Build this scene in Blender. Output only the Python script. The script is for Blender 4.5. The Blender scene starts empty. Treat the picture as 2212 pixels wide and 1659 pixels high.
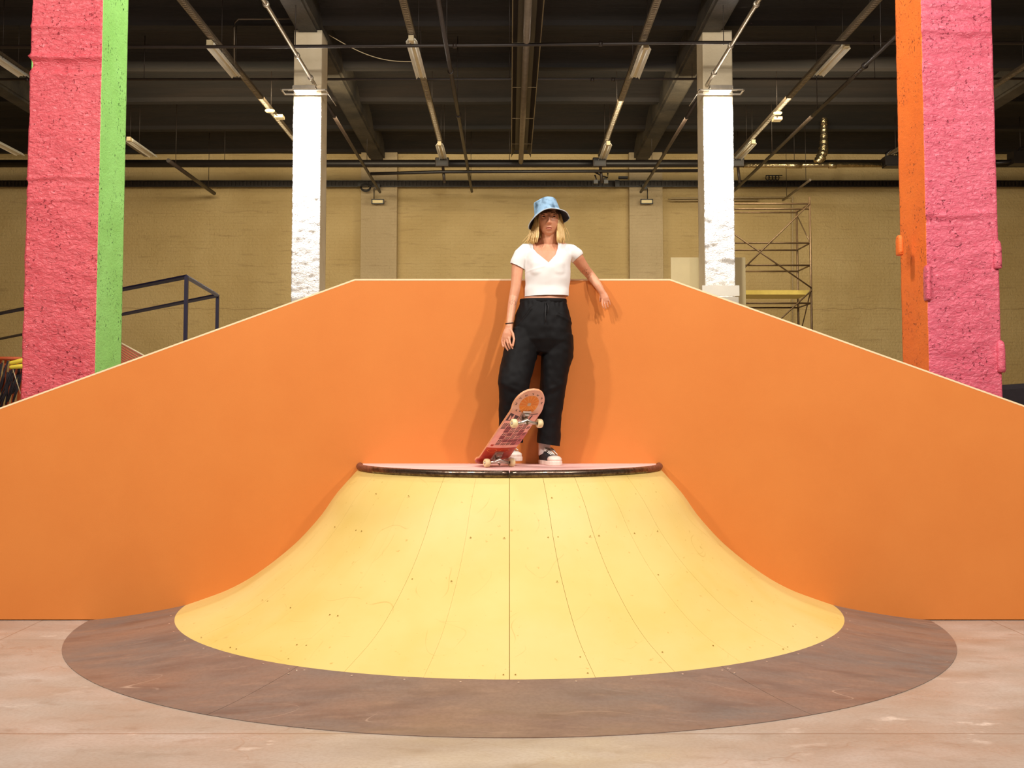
import bpy, bmesh, math, random
from mathutils import Vector, Matrix, noise
PI = math.pi
D = bpy.data
SC = bpy.context.scene
COL = SC.collection
rnd = random.Random(7)

# ------------------------------------------------------------------ camera
FPX, PITCH, PPX, PPY = 2526.0, 0.0652, 1100.5, 710.9
CAM = Vector((0.0, -7.595, 1.374))
cam = D.cameras.new('camera')
cam.sensor_width = 36.0
cam.lens = FPX / 2212.0 * 36.0
cam.shift_x = (1106.0 - PPX) / 2212.0
cam.shift_y = -(829.5 - PPY) / 2212.0
cam.clip_end = 200
cam_o = D.objects.new('camera', cam)
cam_o.location = CAM
cam_o.rotation_euler = (PI / 2 + PITCH, 0, 0)
COL.objects.link(cam_o)
SC.camera = cam_o

# ------------------------------------------------------------------ world, exposure
w = D.worlds.new('world')
w.use_nodes = True
w.node_tree.nodes['Background'].inputs[0].default_value = (1.0, 0.86, 0.66, 1)
w.node_tree.nodes['Background'].inputs[1].default_value = 0.03
SC.world = w
vs = SC.view_settings
vs.view_transform = 'Standard'
vs.look = 'None'
vs.gamma = 1.0
vs.use_curve_mapping = False
vs.exposure = 0.0
SC.display_settings.display_device = 'sRGB'


# ------------------------------------------------------------------ lights
def lamp(name, kind, loc, target, power, col, size=0.3, sizey=None, spot=None, blend=0.5):
    l = D.lights.new(name, kind)
    l.energy = power
    l.color = col
    if kind == 'AREA':
        l.shape = 'RECTANGLE' if sizey else 'DISK'
        l.size = size
        if sizey: l.size_y = sizey
    else:
        l.shadow_soft_size = size
    if kind == 'SPOT':
        l.spot_size = spot
        l.spot_blend = blend
    o = D.objects.new(name, l)
    o.location = loc
    d = Vector(target) - Vector(loc)
    o.rotation_euler = d.to_track_quat('-Z', 'Y').to_euler()
    COL.objects.link(o)
    return o


WARM = (1.0, 0.93, 0.85)
lamp('key_light', 'AREA', (-2.9, -4.6, 7.3), (-1.2, -0.6, 0.8), 290, WARM, 0.28)
lamp('key_light', 'AREA', (2.9, -4.6, 7.3), (1.2, -0.6, 0.8), 290, WARM, 0.28)
lamp('key_light', 'AREA', (-6.0, -5.6, 7.3), (-3.4, 0, 0.6), 360, WARM, 0.5)
lamp('key_light', 'AREA', (6.0, -5.6, 7.3), (3.4, 0, 0.6), 360, WARM, 0.5)
lamp('front_fill', 'AREA', (0, -9.5, 7.4), (0, -2.0, 0.2), 110, (1, .95, .88), 5.0, 1.0)  # unseen broad fill added over the camera end of the room
lamp('column_fill', 'AREA', (0, 1.2, 7.7), (0, 9.0, 3.4), 520, (1, .93, .82), 0.7)  # added fill, no such lamp in view: lifts column sides and white columns
lamp('back_wall_fill', 'AREA', (-5.0, 15.0, 7.2), (-5.0, 24.0, 3.2), 430, (1.0, 0.84, 0.56), 6.0, 1.0)  # added ambience fill washing the left half of the back wall
lamp('back_wall_fill', 'AREA', (5.0, 15.0, 7.2), (5.5, 24.0, 3.2), 480, (1.0, 0.86, 0.60), 6.0, 1.0)  # its twin, added to wash the right half

# ------------------------------------------------------------------ helpers


def W(px, py, y):
    """point of the place seen at that spot of the picture, at depth y"""
    r = Vector((1, 0, 0)); f = Vector((0, math.cos(PITCH), math.sin(PITCH))); u = Vector((0, -math.sin(PITCH), math.cos(PITCH)))
    d = f + r * ((px - PPX) / FPX) + u * ((PPY - py) / FPX)
    return CAM + d * ((y - CAM.y) / d.y)


def WZ(px, py, z):
    r = Vector((1, 0, 0)); f = Vector((0, math.cos(PITCH), math.sin(PITCH))); u = Vector((0, -math.sin(PITCH), math.cos(PITCH)))
    d = f + r * ((px - PPX) / FPX) + u * ((PPY - py) / FPX)
    return CAM + d * ((z - CAM.z) / d.z)


def lin(r, g, b):
    def c(v):
        v /= 255.0
        return v / 12.92 if v <= 0.04045 else ((v + 0.055) / 1.055) ** 2.4
    return (c(r), c(g), c(b), 1.0)


def nd(nt, t, **kw):
    n = nt.nodes.new(t)
    for k, v in kw.items():
        setattr(n, k, v)
    return n


def mat(name, col, rough=0.6, metal=0.0, var=0.0, vscale=4.0, col2=None, bump=0.0, bscale=40.0, coat=0.0,
        stretch=(1, 1, 1), emit=None, espeed=0, sheen=0.0, sss=0.0, rvar=0.0, bdetail=6.0, spec=None):
    m = D.materials.new(name)
    m.use_nodes = True
    nt = m.node_tree
    b = nt.nodes['Principled BSDF']
    b.inputs['Base Color'].default_value = col
    b.inputs['Roughness'].default_value = rough
    b.inputs['Metallic'].default_value = metal
    if spec is not None: b.inputs['Specular IOR Level'].default_value = spec
    if coat: b.inputs['Coat Weight'].default_value = coat; b.inputs['Coat Roughness'].default_value = 0.15
    if sheen: b.inputs['Sheen Weight'].default_value = sheen
    if sss:
        b.inputs['Subsurface Weight'].default_value = sss
        b.inputs['Subsurface Radius'].default_value = (0.012, 0.005, 0.003)
        b.inputs['Subsurface Scale'].default_value = 1.0
    if emit:
        b.inputs['Emission Color'].default_value = emit
        b.inputs['Emission Strength'].default_value = espeed
    tc = nd(nt, 'ShaderNodeTexCoord')
    mp = nd(nt, 'ShaderNodeMapping')
    mp.inputs['Scale'].default_value = stretch
    nt.links.new(tc.outputs['Object'], mp.inputs['Vector'])
    if var or col2 or rvar:
        n = nd(nt, 'ShaderNodeTexNoise')
        n.inputs['Scale'].default_value = vscale
        n.inputs['Detail'].default_value = 8
        n.inputs['Roughness'].default_value = 0.62
        nt.links.new(mp.outputs[0], n.inputs['Vector'])
        rp = nd(nt, 'ShaderNodeMapRange')
        rp.inputs[1].default_value = 0.35; rp.inputs[2].default_value = 0.65
        nt.links.new(n.outputs['Fac'], rp.inputs[0])
        if var or col2:
            mx = nd(nt, 'ShaderNodeMix', data_type='RGBA')
            c2 = col2 if col2 else tuple(min(1, c * (1 - var)) for c in col[:3]) + (1,)
            mx.inputs[6].default_value = col
            mx.inputs[7].default_value = c2
            nt.links.new(rp.outputs[0], mx.inputs[0])
            nt.links.new(mx.outputs[2], b.inputs['Base Color'])
        if rvar:
            r2 = nd(nt, 'ShaderNodeMapRange')
            r2.inputs[3].default_value = max(0.02, rough - rvar); r2.inputs[4].default_value = min(1, rough + rvar)
            nt.links.new(rp.outputs[0], r2.inputs[0])
            nt.links.new(r2.outputs[0], b.inputs['Roughness'])
    if bump:
        n2 = nd(nt, 'ShaderNodeTexNoise')
        n2.inputs['Scale'].default_value = bscale
        n2.inputs['Detail'].default_value = bdetail
        nt.links.new(mp.outputs[0], n2.inputs['Vector'])
        bp = nd(nt, 'ShaderNodeBump')
        bp.inputs['Strength'].default_value = 1.0
        bp.inputs['Distance'].default_value = bump
        nt.links.new(n2.outputs['Fac'], bp.inputs['Height'])
        nt.links.new(bp.outputs[0], b.inputs['Normal'])
    return m


class MB:
    """collects shapes into one mesh"""
    def __init__(s):
        s.bm = bmesh.new()

    def face(s, vs, mi=0):
        f = s.bm.faces.new([s.bm.verts.new(v) for v in vs]); f.material_index = mi
        return f

    def box(s, c, d, mi=0, rot=None):
        m = Matrix.Translation(Vector(c))
        if rot is not None: m = m @ rot.to_4x4()
        vs = [s.bm.verts.new(m @ Vector((x * d[0] / 2, y * d[1] / 2, z * d[2] / 2))) for x in (-1, 1) for y in (-1, 1) for z in (-1, 1)]
        for q in ((0, 1, 3, 2), (4, 6, 7, 5), (0, 4, 5, 1), (2, 3, 7, 6), (0, 2, 6, 4), (1, 5, 7, 3)):
            f = s.bm.faces.new([vs[i] for i in q]); f.material_index = mi
        return vs

    def loft(s, pts, rads, n=12, ref=(0, 1, 0), mi=0, cap=True, closed=False, dome=False, smooth=True, power=2.0):
        """tube through pts; rads: radius or (rx, ry); rx lies along ref x tangent, ry along ref"""
        pts = [Vector(p) for p in pts]
        rads = [(r, r) if not isinstance(r, (tuple, list)) else r for r in rads]
        if dome:
            t0 = (pts[0] - pts[1]).normalized(); t1 = (pts[-1] - pts[-2]).normalized()
            r0, r1 = rads[0], rads[-1]
            pre, post, pr, qr = [], [], [], []
            for a in (80, 55, 28):
                a = math.radians(a)
                pre.append(pts[0] + t0 * (min(r0) * math.sin(a))); pr.append((r0[0] * math.cos(a), r0[1] * math.cos(a)))
            for a in (28, 55, 80):
                a = math.radians(a)
                post.append(pts[-1] + t1 * (min(r1) * math.sin(a))); qr.append((r1[0] * math.cos(a), r1[1] * math.cos(a)))
            pts = pre + pts + post; rads = pr + rads + qr
        N = len(pts)
        rings = []
        for i, p in enumerate(pts):
            if closed: t = (pts[(i + 1) % N] - pts[i - 1])
            else: t = pts[min(i + 1, N - 1)] - pts[max(i - 1, 0)]
            t.normalize()
            rf = Vector(ref)
            if abs(rf.dot(t)) > 0.95: rf = Vector((1, 0, 0)) if abs(t.x) < 0.9 else Vector((0, 0, 1))
            e2 = (rf - t * rf.dot(t)).normalized()
            e1 = e2.cross(t)
            ring = []
            for k in range(n):
                a = 2 * PI * k / n
                ca, sa = math.cos(a), math.sin(a)
                if power != 2.0:
                    ca = math.copysign(abs(ca) ** (2 / power), ca); sa = math.copysign(abs(sa) ** (2 / power), sa)
                ring.append(s.bm.verts.new(p + e1 * (ca * rads[i][0]) + e2 * (sa * rads[i][1])))
            rings.append(ring)
        for i in range(N if closed else N - 1):
            A, B = rings[i], rings[(i + 1) % N]
            for k in range(n):
                f = s.bm.faces.new((A[k], A[(k + 1) % n], B[(k + 1) % n], B[k])); f.material_index = mi; f.smooth = smooth
        if cap and not closed:
            f = s.bm.faces.new(list(reversed(rings[0]))); f.material_index = mi
            f = s.bm.faces.new(rings[-1]); f.material_index = mi
        return rings

    def tube(s, a, b, r, n=12, mi=0):
        return s.loft([a, b], [r, r], n=n, mi=mi, ref=(0, 0, 1) if abs((Vector(b) - Vector(a)).normalized().z) < .9 else (0, 1, 0))

    def path(s, pts, r, n=10, mi=0, ref=(0, 0, 1)):
        return s.loft(pts, [r] * len(pts), n=n, mi=mi, ref=ref)

    def prism(s, outline, y0, y1, mi=0, mi_side=None):
        """outline in (x, z), extruded along y"""
        a = [s.bm.verts.new((x, y0, z)) for x, z in outline]
        b = [s.bm.verts.new((x, y1, z)) for x, z in outline]
        f = s.bm.faces.new(a); f.material_index = mi
        f = s.bm.faces.new(list(reversed(b))); f.material_index = mi
        n = len(a)
        for i in range(n):
            f = s.bm.faces.new((a[i], b[i], b[(i + 1) % n], a[(i + 1) % n])); f.material_index = mi if mi_side is None else mi_side

    def lathe(s, prof, c, axis='Z', n=32, mi=0, smooth=True):
        c = Vector(c)
        rings = []
        for r, h in prof:
            ring = []
            for k in range(n):
                a = 2 * PI * k / n
                v = Vector((r * math.cos(a), r * math.sin(a), h))
                if axis == 'X': v = Vector((h, r * math.cos(a), r * math.sin(a)))
                if axis == 'Y': v = Vector((r * math.cos(a), h, r * math.sin(a)))
                ring.append(s.bm.verts.new(c + v))
            rings.append(ring)
        for A, B in zip(rings, rings[1:]):
            for k in range(n):
                f = s.bm.faces.new((A[k], A[(k + 1) % n], B[(k + 1) % n], B[k])); f.smooth = smooth; f.material_index = mi
        return rings

    def build(s, name, mats, parent=None, local=None, smooth=False, fix=True):
        if fix: bmesh.ops.recalc_face_normals(s.bm, faces=s.bm.faces)
        me = D.meshes.new(name)
        s.bm.to_mesh(me); s.bm.free()
        for m in (mats if isinstance(mats, (list, tuple)) else [mats]): me.materials.append(m)
        if smooth:
            for p in me.polygons: p.use_smooth = True
        o = D.objects.new(name, me)
        COL.objects.link(o)
        if parent is not None:
            o.parent = parent
            if local is None:
                # shapes are given in world coordinates: keep them there
                loc = parent.location
                par = parent
                off = Vector((0, 0, 0))
                while par is not None:
                    off += par.location; par = par.parent
                o.data.transform(Matrix.Translation(-off))
        return o


def tag(o, label, cat, group=None):
    o['label'] = label; o['category'] = cat
    if group: o['group'] = group
    return o


def struct(o):
    o['kind'] = 'structure'
    return o


def thing(name, label, cat, loc=(0, 0, 0), group=None):
    o = D.objects.new(name, None)
    o.location = loc
    o.empty_display_size = 0.1
    COL.objects.link(o)
    return tag(o, label, cat, group)


def copy_tree(o, parent=None):
    c = o.copy(); COL.objects.link(c)
    if parent is not None: c.parent = parent
    for ch in list(o.children):
        copy_tree(ch, c)
    return c


def remesh(o, voxel, smooth_it=3, factor=0.5):
    m = o.modifiers.new('r', 'REMESH'); m.mode = 'VOXEL'; m.voxel_size = voxel; m.use_smooth_shade = True
    if smooth_it:
        sm = o.modifiers.new('s', 'SMOOTH'); sm.factor = factor; sm.iterations = smooth_it
    dg = bpy.context.evaluated_depsgraph_get()
    me = D.meshes.new_from_object(o.evaluated_get(dg))
    for md in list(o.modifiers): o.modifiers.remove(md)
    mats = [mm for mm in o.data.materials]
    me.materials.clear()
    for mm in mats: me.materials.append(mm)
    old = o.data
    o.data = me
    D.meshes.remove(old)
    for p in me.polygons: p.use_smooth = True; p.material_index = 0
    return o


# ------------------------------------------------------------------ materials
M = {}
M['yellow'] = None
M['deck'] = mat('pink_deck_paint', lin(244, 196, 190), 0.5, var=0.06, vscale=6)
M['coping'] = mat('steel_coping', lin(128, 112, 98), 0.28, metal=0.85, col2=lin(74, 54, 42), vscale=30, rvar=0.12)
M['rust'] = mat('rusty_pipe_end', lin(150, 92, 66), 0.6, metal=0.3, col2=lin(95, 50, 34), vscale=60)
M['edge'] = mat('plywood_edge', lin(252, 222, 178), 0.55, var=0.08, vscale=30)
M['screw'] = mat('screw_steel', lin(250, 225, 205), 0.25, metal=0.6, var=0.1)
M['hole'] = mat('countersunk_screw', lin(160, 130, 40), 0.5, metal=0.3, var=0.1)
M['black'] = mat('black_paint', lin(28, 22, 20), 0.45, var=0.2, vscale=8)
M['darkpipe'] = mat('dark_pipe_paint', lin(46, 34, 26), 0.5, var=0.3, vscale=5)
M['bronze'] = mat('brown_pipe_paint', lin(108, 94, 76), 0.4, metal=0.3, var=0.3, vscale=5)
M['galv'] = mat('galvanised_steel', lin(190, 178, 160), 0.35, metal=0.7, var=0.2, vscale=12)
M['cream'] = mat('cream_enamel', lin(214, 196, 156), 0.45, var=0.15, vscale=6)
M['reflector'] = mat('white_reflector', lin(244, 240, 226), 0.35, var=0.12, vscale=4)
M['alu'] = mat('crinkled_foil', lin(200, 180, 140), 0.22, metal=0.95, var=0.3, vscale=20, bump=0.02, bscale=14)
M['navy'] = mat('navy_railing_paint', lin(26, 20, 50), 0.45, var=0.15, vscale=10)
M['yboard'] = mat('yellow_deck_board', lin(214, 190, 96), 0.5, var=0.15, vscale=6)
M['panel'] = mat('primed_plywood', lin(246, 228, 176), 0.6, var=0.06, vscale=3)
M['whitetrim'] = mat('white_board', lin(236, 228, 210), 0.5, var=0.06, vscale=5)
M['skin'] = mat('skin', lin(226, 166, 132), 0.48, col2=lin(214, 146, 112), vscale=9, sss=0.12, bump=0.0006, bscale=90)
M['lip'] = mat('lips', lin(198, 118, 96), 0.4, var=0.1, sss=0.1)
M['brow'] = mat('eyebrow_hair', lin(132, 88, 58), 0.7, var=0.3, vscale=120)
M['eyewhite'] = mat('eye_white', lin(215, 205, 195), 0.2, var=0.03)
M['iris'] = mat('dark_iris', lin(44, 30, 24), 0.15, var=0.2)
M['hair'] = mat('blonde_hair', lin(244, 214, 150), 0.38, col2=lin(214, 168, 96), vscale=10, stretch=(14, 14, 1.0), bump=0.0006, bscale=70)
M['fringe'] = mat('shaded_fringe_hair', lin(120, 76, 44), 0.5, col2=lin(70, 42, 26), vscale=14, stretch=(14, 14, 1.5))  # shade under the hat brim is put into this hair colour
M['shirt'] = mat('white_cotton', lin(238, 234, 232), 0.8, var=0.03, vscale=5, bump=0.0003, bscale=300)
M['trouser'] = mat('black_twill', lin(13, 11, 13), 0.68, var=0.25, vscale=12, bump=0.0003, bscale=260, spec=0.22)
M['shoe'] = mat('black_canvas', lin(24, 22, 28), 0.7, var=0.2, vscale=40, bump=0.001, bscale=500)
M['rubber'] = mat('white_rubber', lin(238, 220, 208), 0.45, var=0.05, vscale=20)
M['lace'] = mat('white_lace', lin(235, 225, 215), 0.7, var=0.05)
M['sock'] = mat('white_sock', lin(235, 225, 220), 0.8, var=0.05)
M['band'] = mat('black_cord', lin(22, 18, 20), 0.6, var=0.1)
M['hatin'] = mat('navy_hat_lining', lin(44, 38, 52), 0.8, var=0.2, vscale=40)
M['truck'] = mat('cast_truck_metal', lin(206, 196, 186), 0.3, metal=0.75, var=0.15, vscale=30)
M['wheel'] = mat('cream_urethane', lin(240, 222, 172), 0.4, var=0.06, vscale=30)
M['bearing'] = mat('bearing_steel', lin(130, 110, 90), 0.3, metal=0.8, var=0.2)
M['grip'] = mat('grip_tape', lin(30, 28, 28), 0.95, var=0.1, bump=0.001, bscale=900)


def hat_mat():
    m = mat('washed_blue_denim', lin(160, 190, 218), 0.75, bump=0.0012, bscale=260)
    nt = m.node_tree; b = nt.nodes['Principled BSDF']
    tc = nd(nt, 'ShaderNodeTexCoord')
    n = nd(nt, 'ShaderNodeTexNoise'); n.inputs['Scale'].default_value = 17; n.inputs['Detail'].default_value = 5
    nt.links.new(tc.outputs['Object'], n.inputs['Vector'])
    r = nd(nt, 'ShaderNodeValToRGB')
    r.color_ramp.elements[0].position = 0.34; r.color_ramp.elements[0].color = lin(70, 96, 118)
    r.color_ramp.elements[1].position = 0.52; r.color_ramp.elements[1].color = lin(150, 186, 216)
    nt.links.new(n.outputs['Fac'], r.inputs[0])
    nt.links.new(r.outputs[0], b.inputs['Base Color'])
    return m


M['denim'] = hat_mat()


def line_mask(nt, vec, scale, width, detail=2.0, rough=0.5, dist=0.0):
    """thin curved scratches: where a noise crosses its mean"""
    n = nd(nt, 'ShaderNodeTexNoise'); n.inputs['Scale'].default_value = scale; n.inputs['Detail'].default_value = detail
    n.inputs['Roughness'].default_value = rough; n.inputs['Distortion'].default_value = dist
    nt.links.new(vec, n.inputs['Vector'])
    a = nd(nt, 'ShaderNodeMath', operation='SUBTRACT'); a.inputs[1].default_value = 0.5
    nt.links.new(n.outputs['Fac'], a.inputs[0])
    b = nd(nt, 'ShaderNodeMath', operation='ABSOLUTE'); nt.links.new(a.outputs[0], b.inputs[0])
    c = nd(nt, 'ShaderNodeMapRange'); c.inputs[1].default_value = width; c.inputs[2].default_value = 0.0
    c.inputs[3].default_value = 0; c.inputs[4].default_value = 1
    nt.links.new(b.outputs[0], c.inputs[0])
    return c.outputs[0]


def noise_mask(nt, vec, scale, lo, hi, detail=4):
    n = nd(nt, 'ShaderNodeTexNoise'); n.inputs['Scale'].default_value = scale; n.inputs['Detail'].default_value = detail
    nt.links.new(vec, n.inputs['Vector'])
    c = nd(nt, 'ShaderNodeMapRange'); c.inputs[1].default_value = lo; c.inputs[2].default_value = hi
    nt.links.new(n.outputs['Fac'], c.inputs[0])
    return c.outputs[0]


def mul(nt, a, b):
    m = nd(nt, 'ShaderNodeMath', operation='MULTIPLY')
    for i, v in enumerate((a, b)):
        if isinstance(v, (int, float)): m.inputs[i].default_value = v
        else: nt.links.new(v, m.inputs[i])
    return m.outputs[0]


def mixc(nt, fac, a, b):
    m = nd(nt, 'ShaderNodeMix', data_type='RGBA')
    for i, v in ((0, fac), (6, a), (7, b)):
        if isinstance(v, (tuple, float, int)): m.inputs[i].default_value = v
        else: nt.links.new(v, m.inputs[i])
    return m.outputs[2]


def new_mat(name, rough=0.5):
    m = D.materials.new(name); m.use_nodes = True
    nt = m.node_tree; b = nt.nodes['Principled BSDF']; b.inputs['Roughness'].default_value = rough
    tc = nd(nt, 'ShaderNodeTexCoord')
    return m, nt, b, tc.outputs['Object']


def yellow_mat():
    m, nt, b, vec = new_mat('yellow_ramp_paint', 0.5)
    base = mixc(nt, noise_mask(nt, vec, 1.7, 0.35, 0.65), lin(228, 200, 124), lin(220, 190, 106))
    patch = noise_mask(nt, vec, 0.9, 0.50, 0.62, 6)
    base = mixc(nt, mul(nt, patch, 0.35), base, lin(234, 210, 150))
    s1 = mul(nt, line_mask(nt, vec, 2.2, 0.0035, 1.0), noise_mask(nt, vec, 3.1, 0.52, 0.60))
    s2 = mul(nt, line_mask(nt, vec, 3.6, 0.004, 0.5), noise_mask(nt, vec, 4.7, 0.55, 0.62))
    c = mixc(nt, mul(nt, s1, 0.55), base, lin(190, 150, 66))
    c = mixc(nt, mul(nt, s2, 0.45), c, lin(184, 146, 66))
    sp = noise_mask(nt, vec, 34, 0.70, 0.76, 2)
    c = mixc(nt, mul(nt, sp, 0.5), c, lin(186, 140, 50))
    nt.links.new(c, b.inputs['Base Color'])
    return m


def floor_mat():
    m, nt, b, vec = new_mat('polished_concrete', 0.32)
    mp = nd(nt, 'ShaderNodeMapping'); mp.inputs['Scale'].default_value = (0.85, 1.35, 1); mp.inputs['Rotation'].default_value = (0, 0, 0.25)
    nt.links.new(vec, mp.inputs[0]); v2 = mp.outputs[0]
    c = mixc(nt, noise_mask(nt, v2, 1.2, 0.3, 0.7, 8), lin(184, 172, 160), lin(164, 146, 130))
    c = mixc(nt, mul(nt, noise_mask(nt, v2, 2.2, 0.48, 0.76, 12), 0.45), c, lin(212, 204, 198))
    c = mixc(nt, mul(nt, noise_mask(nt, v2, 7.0, 0.56, 0.74, 10), 0.45), c, lin(140, 118, 100))
    st = mul(nt, noise_mask(nt, v2, 5.0, 0.62, 0.68, 6), noise_mask(nt, v2, 0.9, 0.45, 0.65))
    c = mixc(nt, mul(nt, st, 0.7), c, lin(236, 222, 208))
    # sawn joints
    sx = nd(nt, 'ShaderNodeSeparateXYZ')
    wob = nd(nt, 'ShaderNodeTexNoise'); wob.inputs['Scale'].default_value = 6
    nt.links.new(vec, wob.inputs['Vector'])
    ad = nd(nt, 'ShaderNodeVectorMath', operation='MULTIPLY_ADD')
    ad.inputs[1].default_value = (0.012, 0.012, 0); nt.links.new(wob.outputs['Color'], ad.inputs[0]); nt.links.new(vec, ad.inputs[2])
    nt.links.new(ad.outputs[0], sx.inputs[0])
    tot = None
    for ax, pos, wd in ((1, -2.59 + .006, 0.009), (0, -2.985, 0.006), (0, 3.09, 0.007), (1, -0.62, 0.005)):
        a = nd(nt, 'ShaderNodeMath', operation='SUBTRACT'); nt.links.new(sx.outputs[ax], a.inputs[0]); a.inputs[1].default_value = pos
        q = nd(nt, 'ShaderNodeMath', operation='ABSOLUTE'); nt.links.new(a.outputs[0], q.inputs[0])
        r = nd(nt, 'ShaderNodeMapRange'); r.inputs[1].default_value = wd; r.inputs[2].default_value = 0.0
        nt.links.new(q.outputs[0], r.inputs[0])
        if tot is None: tot = r.outputs[0]
        else:
            mm = nd(nt, 'ShaderNodeMath', operation='MAXIMUM'); nt.links.new(tot, mm.inputs[0]); nt.links.new(r.outputs[0], mm.inputs[1]); tot = mm.outputs[0]
    c = mixc(nt, mul(nt, tot, 0.75), c, lin(120, 84, 58))
    cr = mul(nt, line_mask(nt, v2, 0.55, 0.0016, 4.0), 0.3)
    c = mixc(nt, mul(nt, noise_mask(nt, vec, 60, 0.42, 0.62, 8), 0.22), c, lin(146, 118, 96))
    c = mixc(nt, cr, c, lin(140, 100, 70))
    nt.links.new(c, b.inputs['Base Color'])
    r = nd(nt, 'ShaderNodeMapRange'); r.inputs[3].default_value = 0.24; r.inputs[4].default_value = 0.5
    nt.links.new(noise_mask(nt, v2, 2.0, 0.3, 0.7, 8), r.inputs[0])
    nt.links.new(r.outputs[0], b.inputs['Roughness'])
    return m


def plate_mat():
    m, nt, b, vec = new_mat('brown_ramp_plate', 0.38)
    mp = nd(nt, 'ShaderNodeMapping'); mp.inputs['Scale'].default_value = (0.8, 2.4, 1); mp.inputs['Rotation'].default_value = (0, 0, -0.2)
    nt.links.new(vec, mp.inputs[0]); v2 = mp.outputs[0]
    c = mixc(nt, noise_mask(nt, v2, 0.8, 0.35, 0.65, 5), lin(138, 112, 98), lin(118, 111, 106))
    c = mixc(nt, mul(nt, noise_mask(nt, v2, 3.2, 0.48, 0.74, 12), 0.5), c, lin(102, 66, 50))
    c = mixc(nt, mul(nt, noise_mask(nt, v2, 8, 0.55, 0.75, 10), 0.5), c, lin(156, 128, 110))
    c = mixc(nt, mul(nt, noise_mask(nt, vec, 55, 0.42, 0.62, 8), 0.2), c, lin(96, 74, 62))
    s1 = mul(nt, line_mask(nt, v2, 1.1, 0.0020, 1.0), noise_mask(nt, vec, 2.5, 0.5, 0.6))
    c = mixc(nt, mul(nt, s1, 0.5), c, lin(214, 186, 164))
    nt.links.new(c, b.inputs['Base Color'])
    r = nd(nt, 'ShaderNodeMapRange'); r.inputs[3].default_value = 0.3; r.inputs[4].default_value = 0.55
    nt.links.new(noise_mask(nt, v2, 3.0, 0.3, 0.7, 8), r.inputs[0])
    nt.links.new(r.outputs[0], b.inputs['Roughness'])
    return m


def brick_mat(name, c1, c2, c3):
    m, nt, b, vec = new_mat(name, 0.7)
    sx = nd(nt, 'ShaderNodeSeparateXYZ'); nt.links.new(vec, sx.inputs[0])
    cb = nd(nt, 'ShaderNodeCombineXYZ')
    ad = nd(nt, 'ShaderNodeMath', operation='ADD'); nt.links.new(sx.outputs[0], ad.inputs[0]); nt.links.new(sx.outputs[1], ad.inputs[1])
    nt.links.new(ad.outputs[0], cb.inputs[0]); nt.links.new(sx.outputs[2], cb.inputs[1])
    br = nd(nt, 'ShaderNodeTexBrick'); br.inputs['Scale'].default_value = 1.0
    br.inputs['Brick Width'].default_value = 0.26; br.inputs['Row Height'].default_value = 0.085; br.inputs['Mortar Size'].default_value = 0.008
    br.inputs['Mortar Smooth'].default_value = 0.6
    nt.links.new(cb.outputs[0], br.inputs['Vector'])
    c = mixc(nt, noise_mask(nt, vec, 0.7, 0.35, 0.65, 6), c1, c2)
    st = nd(nt, 'ShaderNodeMapping'); st.inputs['Scale'].default_value = (0.6, 0.6, 5); nt.links.new(vec, st.inputs[0])
    c = mixc(nt, mul(nt, noise_mask(nt, st.outputs[0], 2.5, 0.60, 0.72, 8), 0.28), c, c3)
    c = mixc(nt, mul(nt, br.outputs['Fac'], 0.03), c, c3)
    # cold joint across the wall
    a = nd(nt, 'ShaderNodeMath', operation='SUBTRACT'); a.inputs[1].default_value = 4.02
    wob = nd(nt, 'ShaderNodeTexNoise'); wob.inputs['Scale'].default_value = 2.0; nt.links.new(vec, wob.inputs['Vector'])
    a2 = nd(nt, 'ShaderNodeMath', operation='MULTIPLY_ADD'); a2.inputs[1].default_value = 0.12
    nt.links.new(wob.outputs['Fac'], a2.inputs[0]); nt.links.new(sx.outputs[2], a2.inputs[2]); nt.links.new(a2.outputs[0], a.inputs[0])
    q = nd(nt, 'ShaderNodeMath', operation='ABSOLUTE'); nt.links.new(a.outputs[0], q.inputs[0])
    r = nd(nt, 'ShaderNodeMapRange'); r.inputs[1].default_value = 0.018; r.inputs[2].default_value = 0.0; nt.links.new(q.outputs[0], r.inputs[0])
    c = mixc(nt, mul(nt, r.outputs[0], 0.6), c, c3)
    nt.links.new(c, b.inputs['Base Color'])
    bp = nd(nt, 'ShaderNodeBump'); bp.inputs['Distance'].default_value = 0.0025; bp.invert = True
    nt.links.new(br.outputs['Fac'], bp.inputs['Height'])
    n = nd(nt, 'ShaderNodeTexNoise'); n.inputs['Scale'].default_value = 18; n.inputs['Detail'].default_value = 6; nt.links.new(vec, n.inputs['Vector'])
    bp2 = nd(nt, 'ShaderNodeBump'); bp2.inputs['Distance'].default_value = 0.02
    nt.links.new(n.outputs['Fac'], bp2.inputs['Height']); nt.links.new(bp.outputs[0], bp2.inputs['Normal'])
    nt.links.new(bp2.outputs[0], b.inputs['Normal'])
    return m


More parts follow.
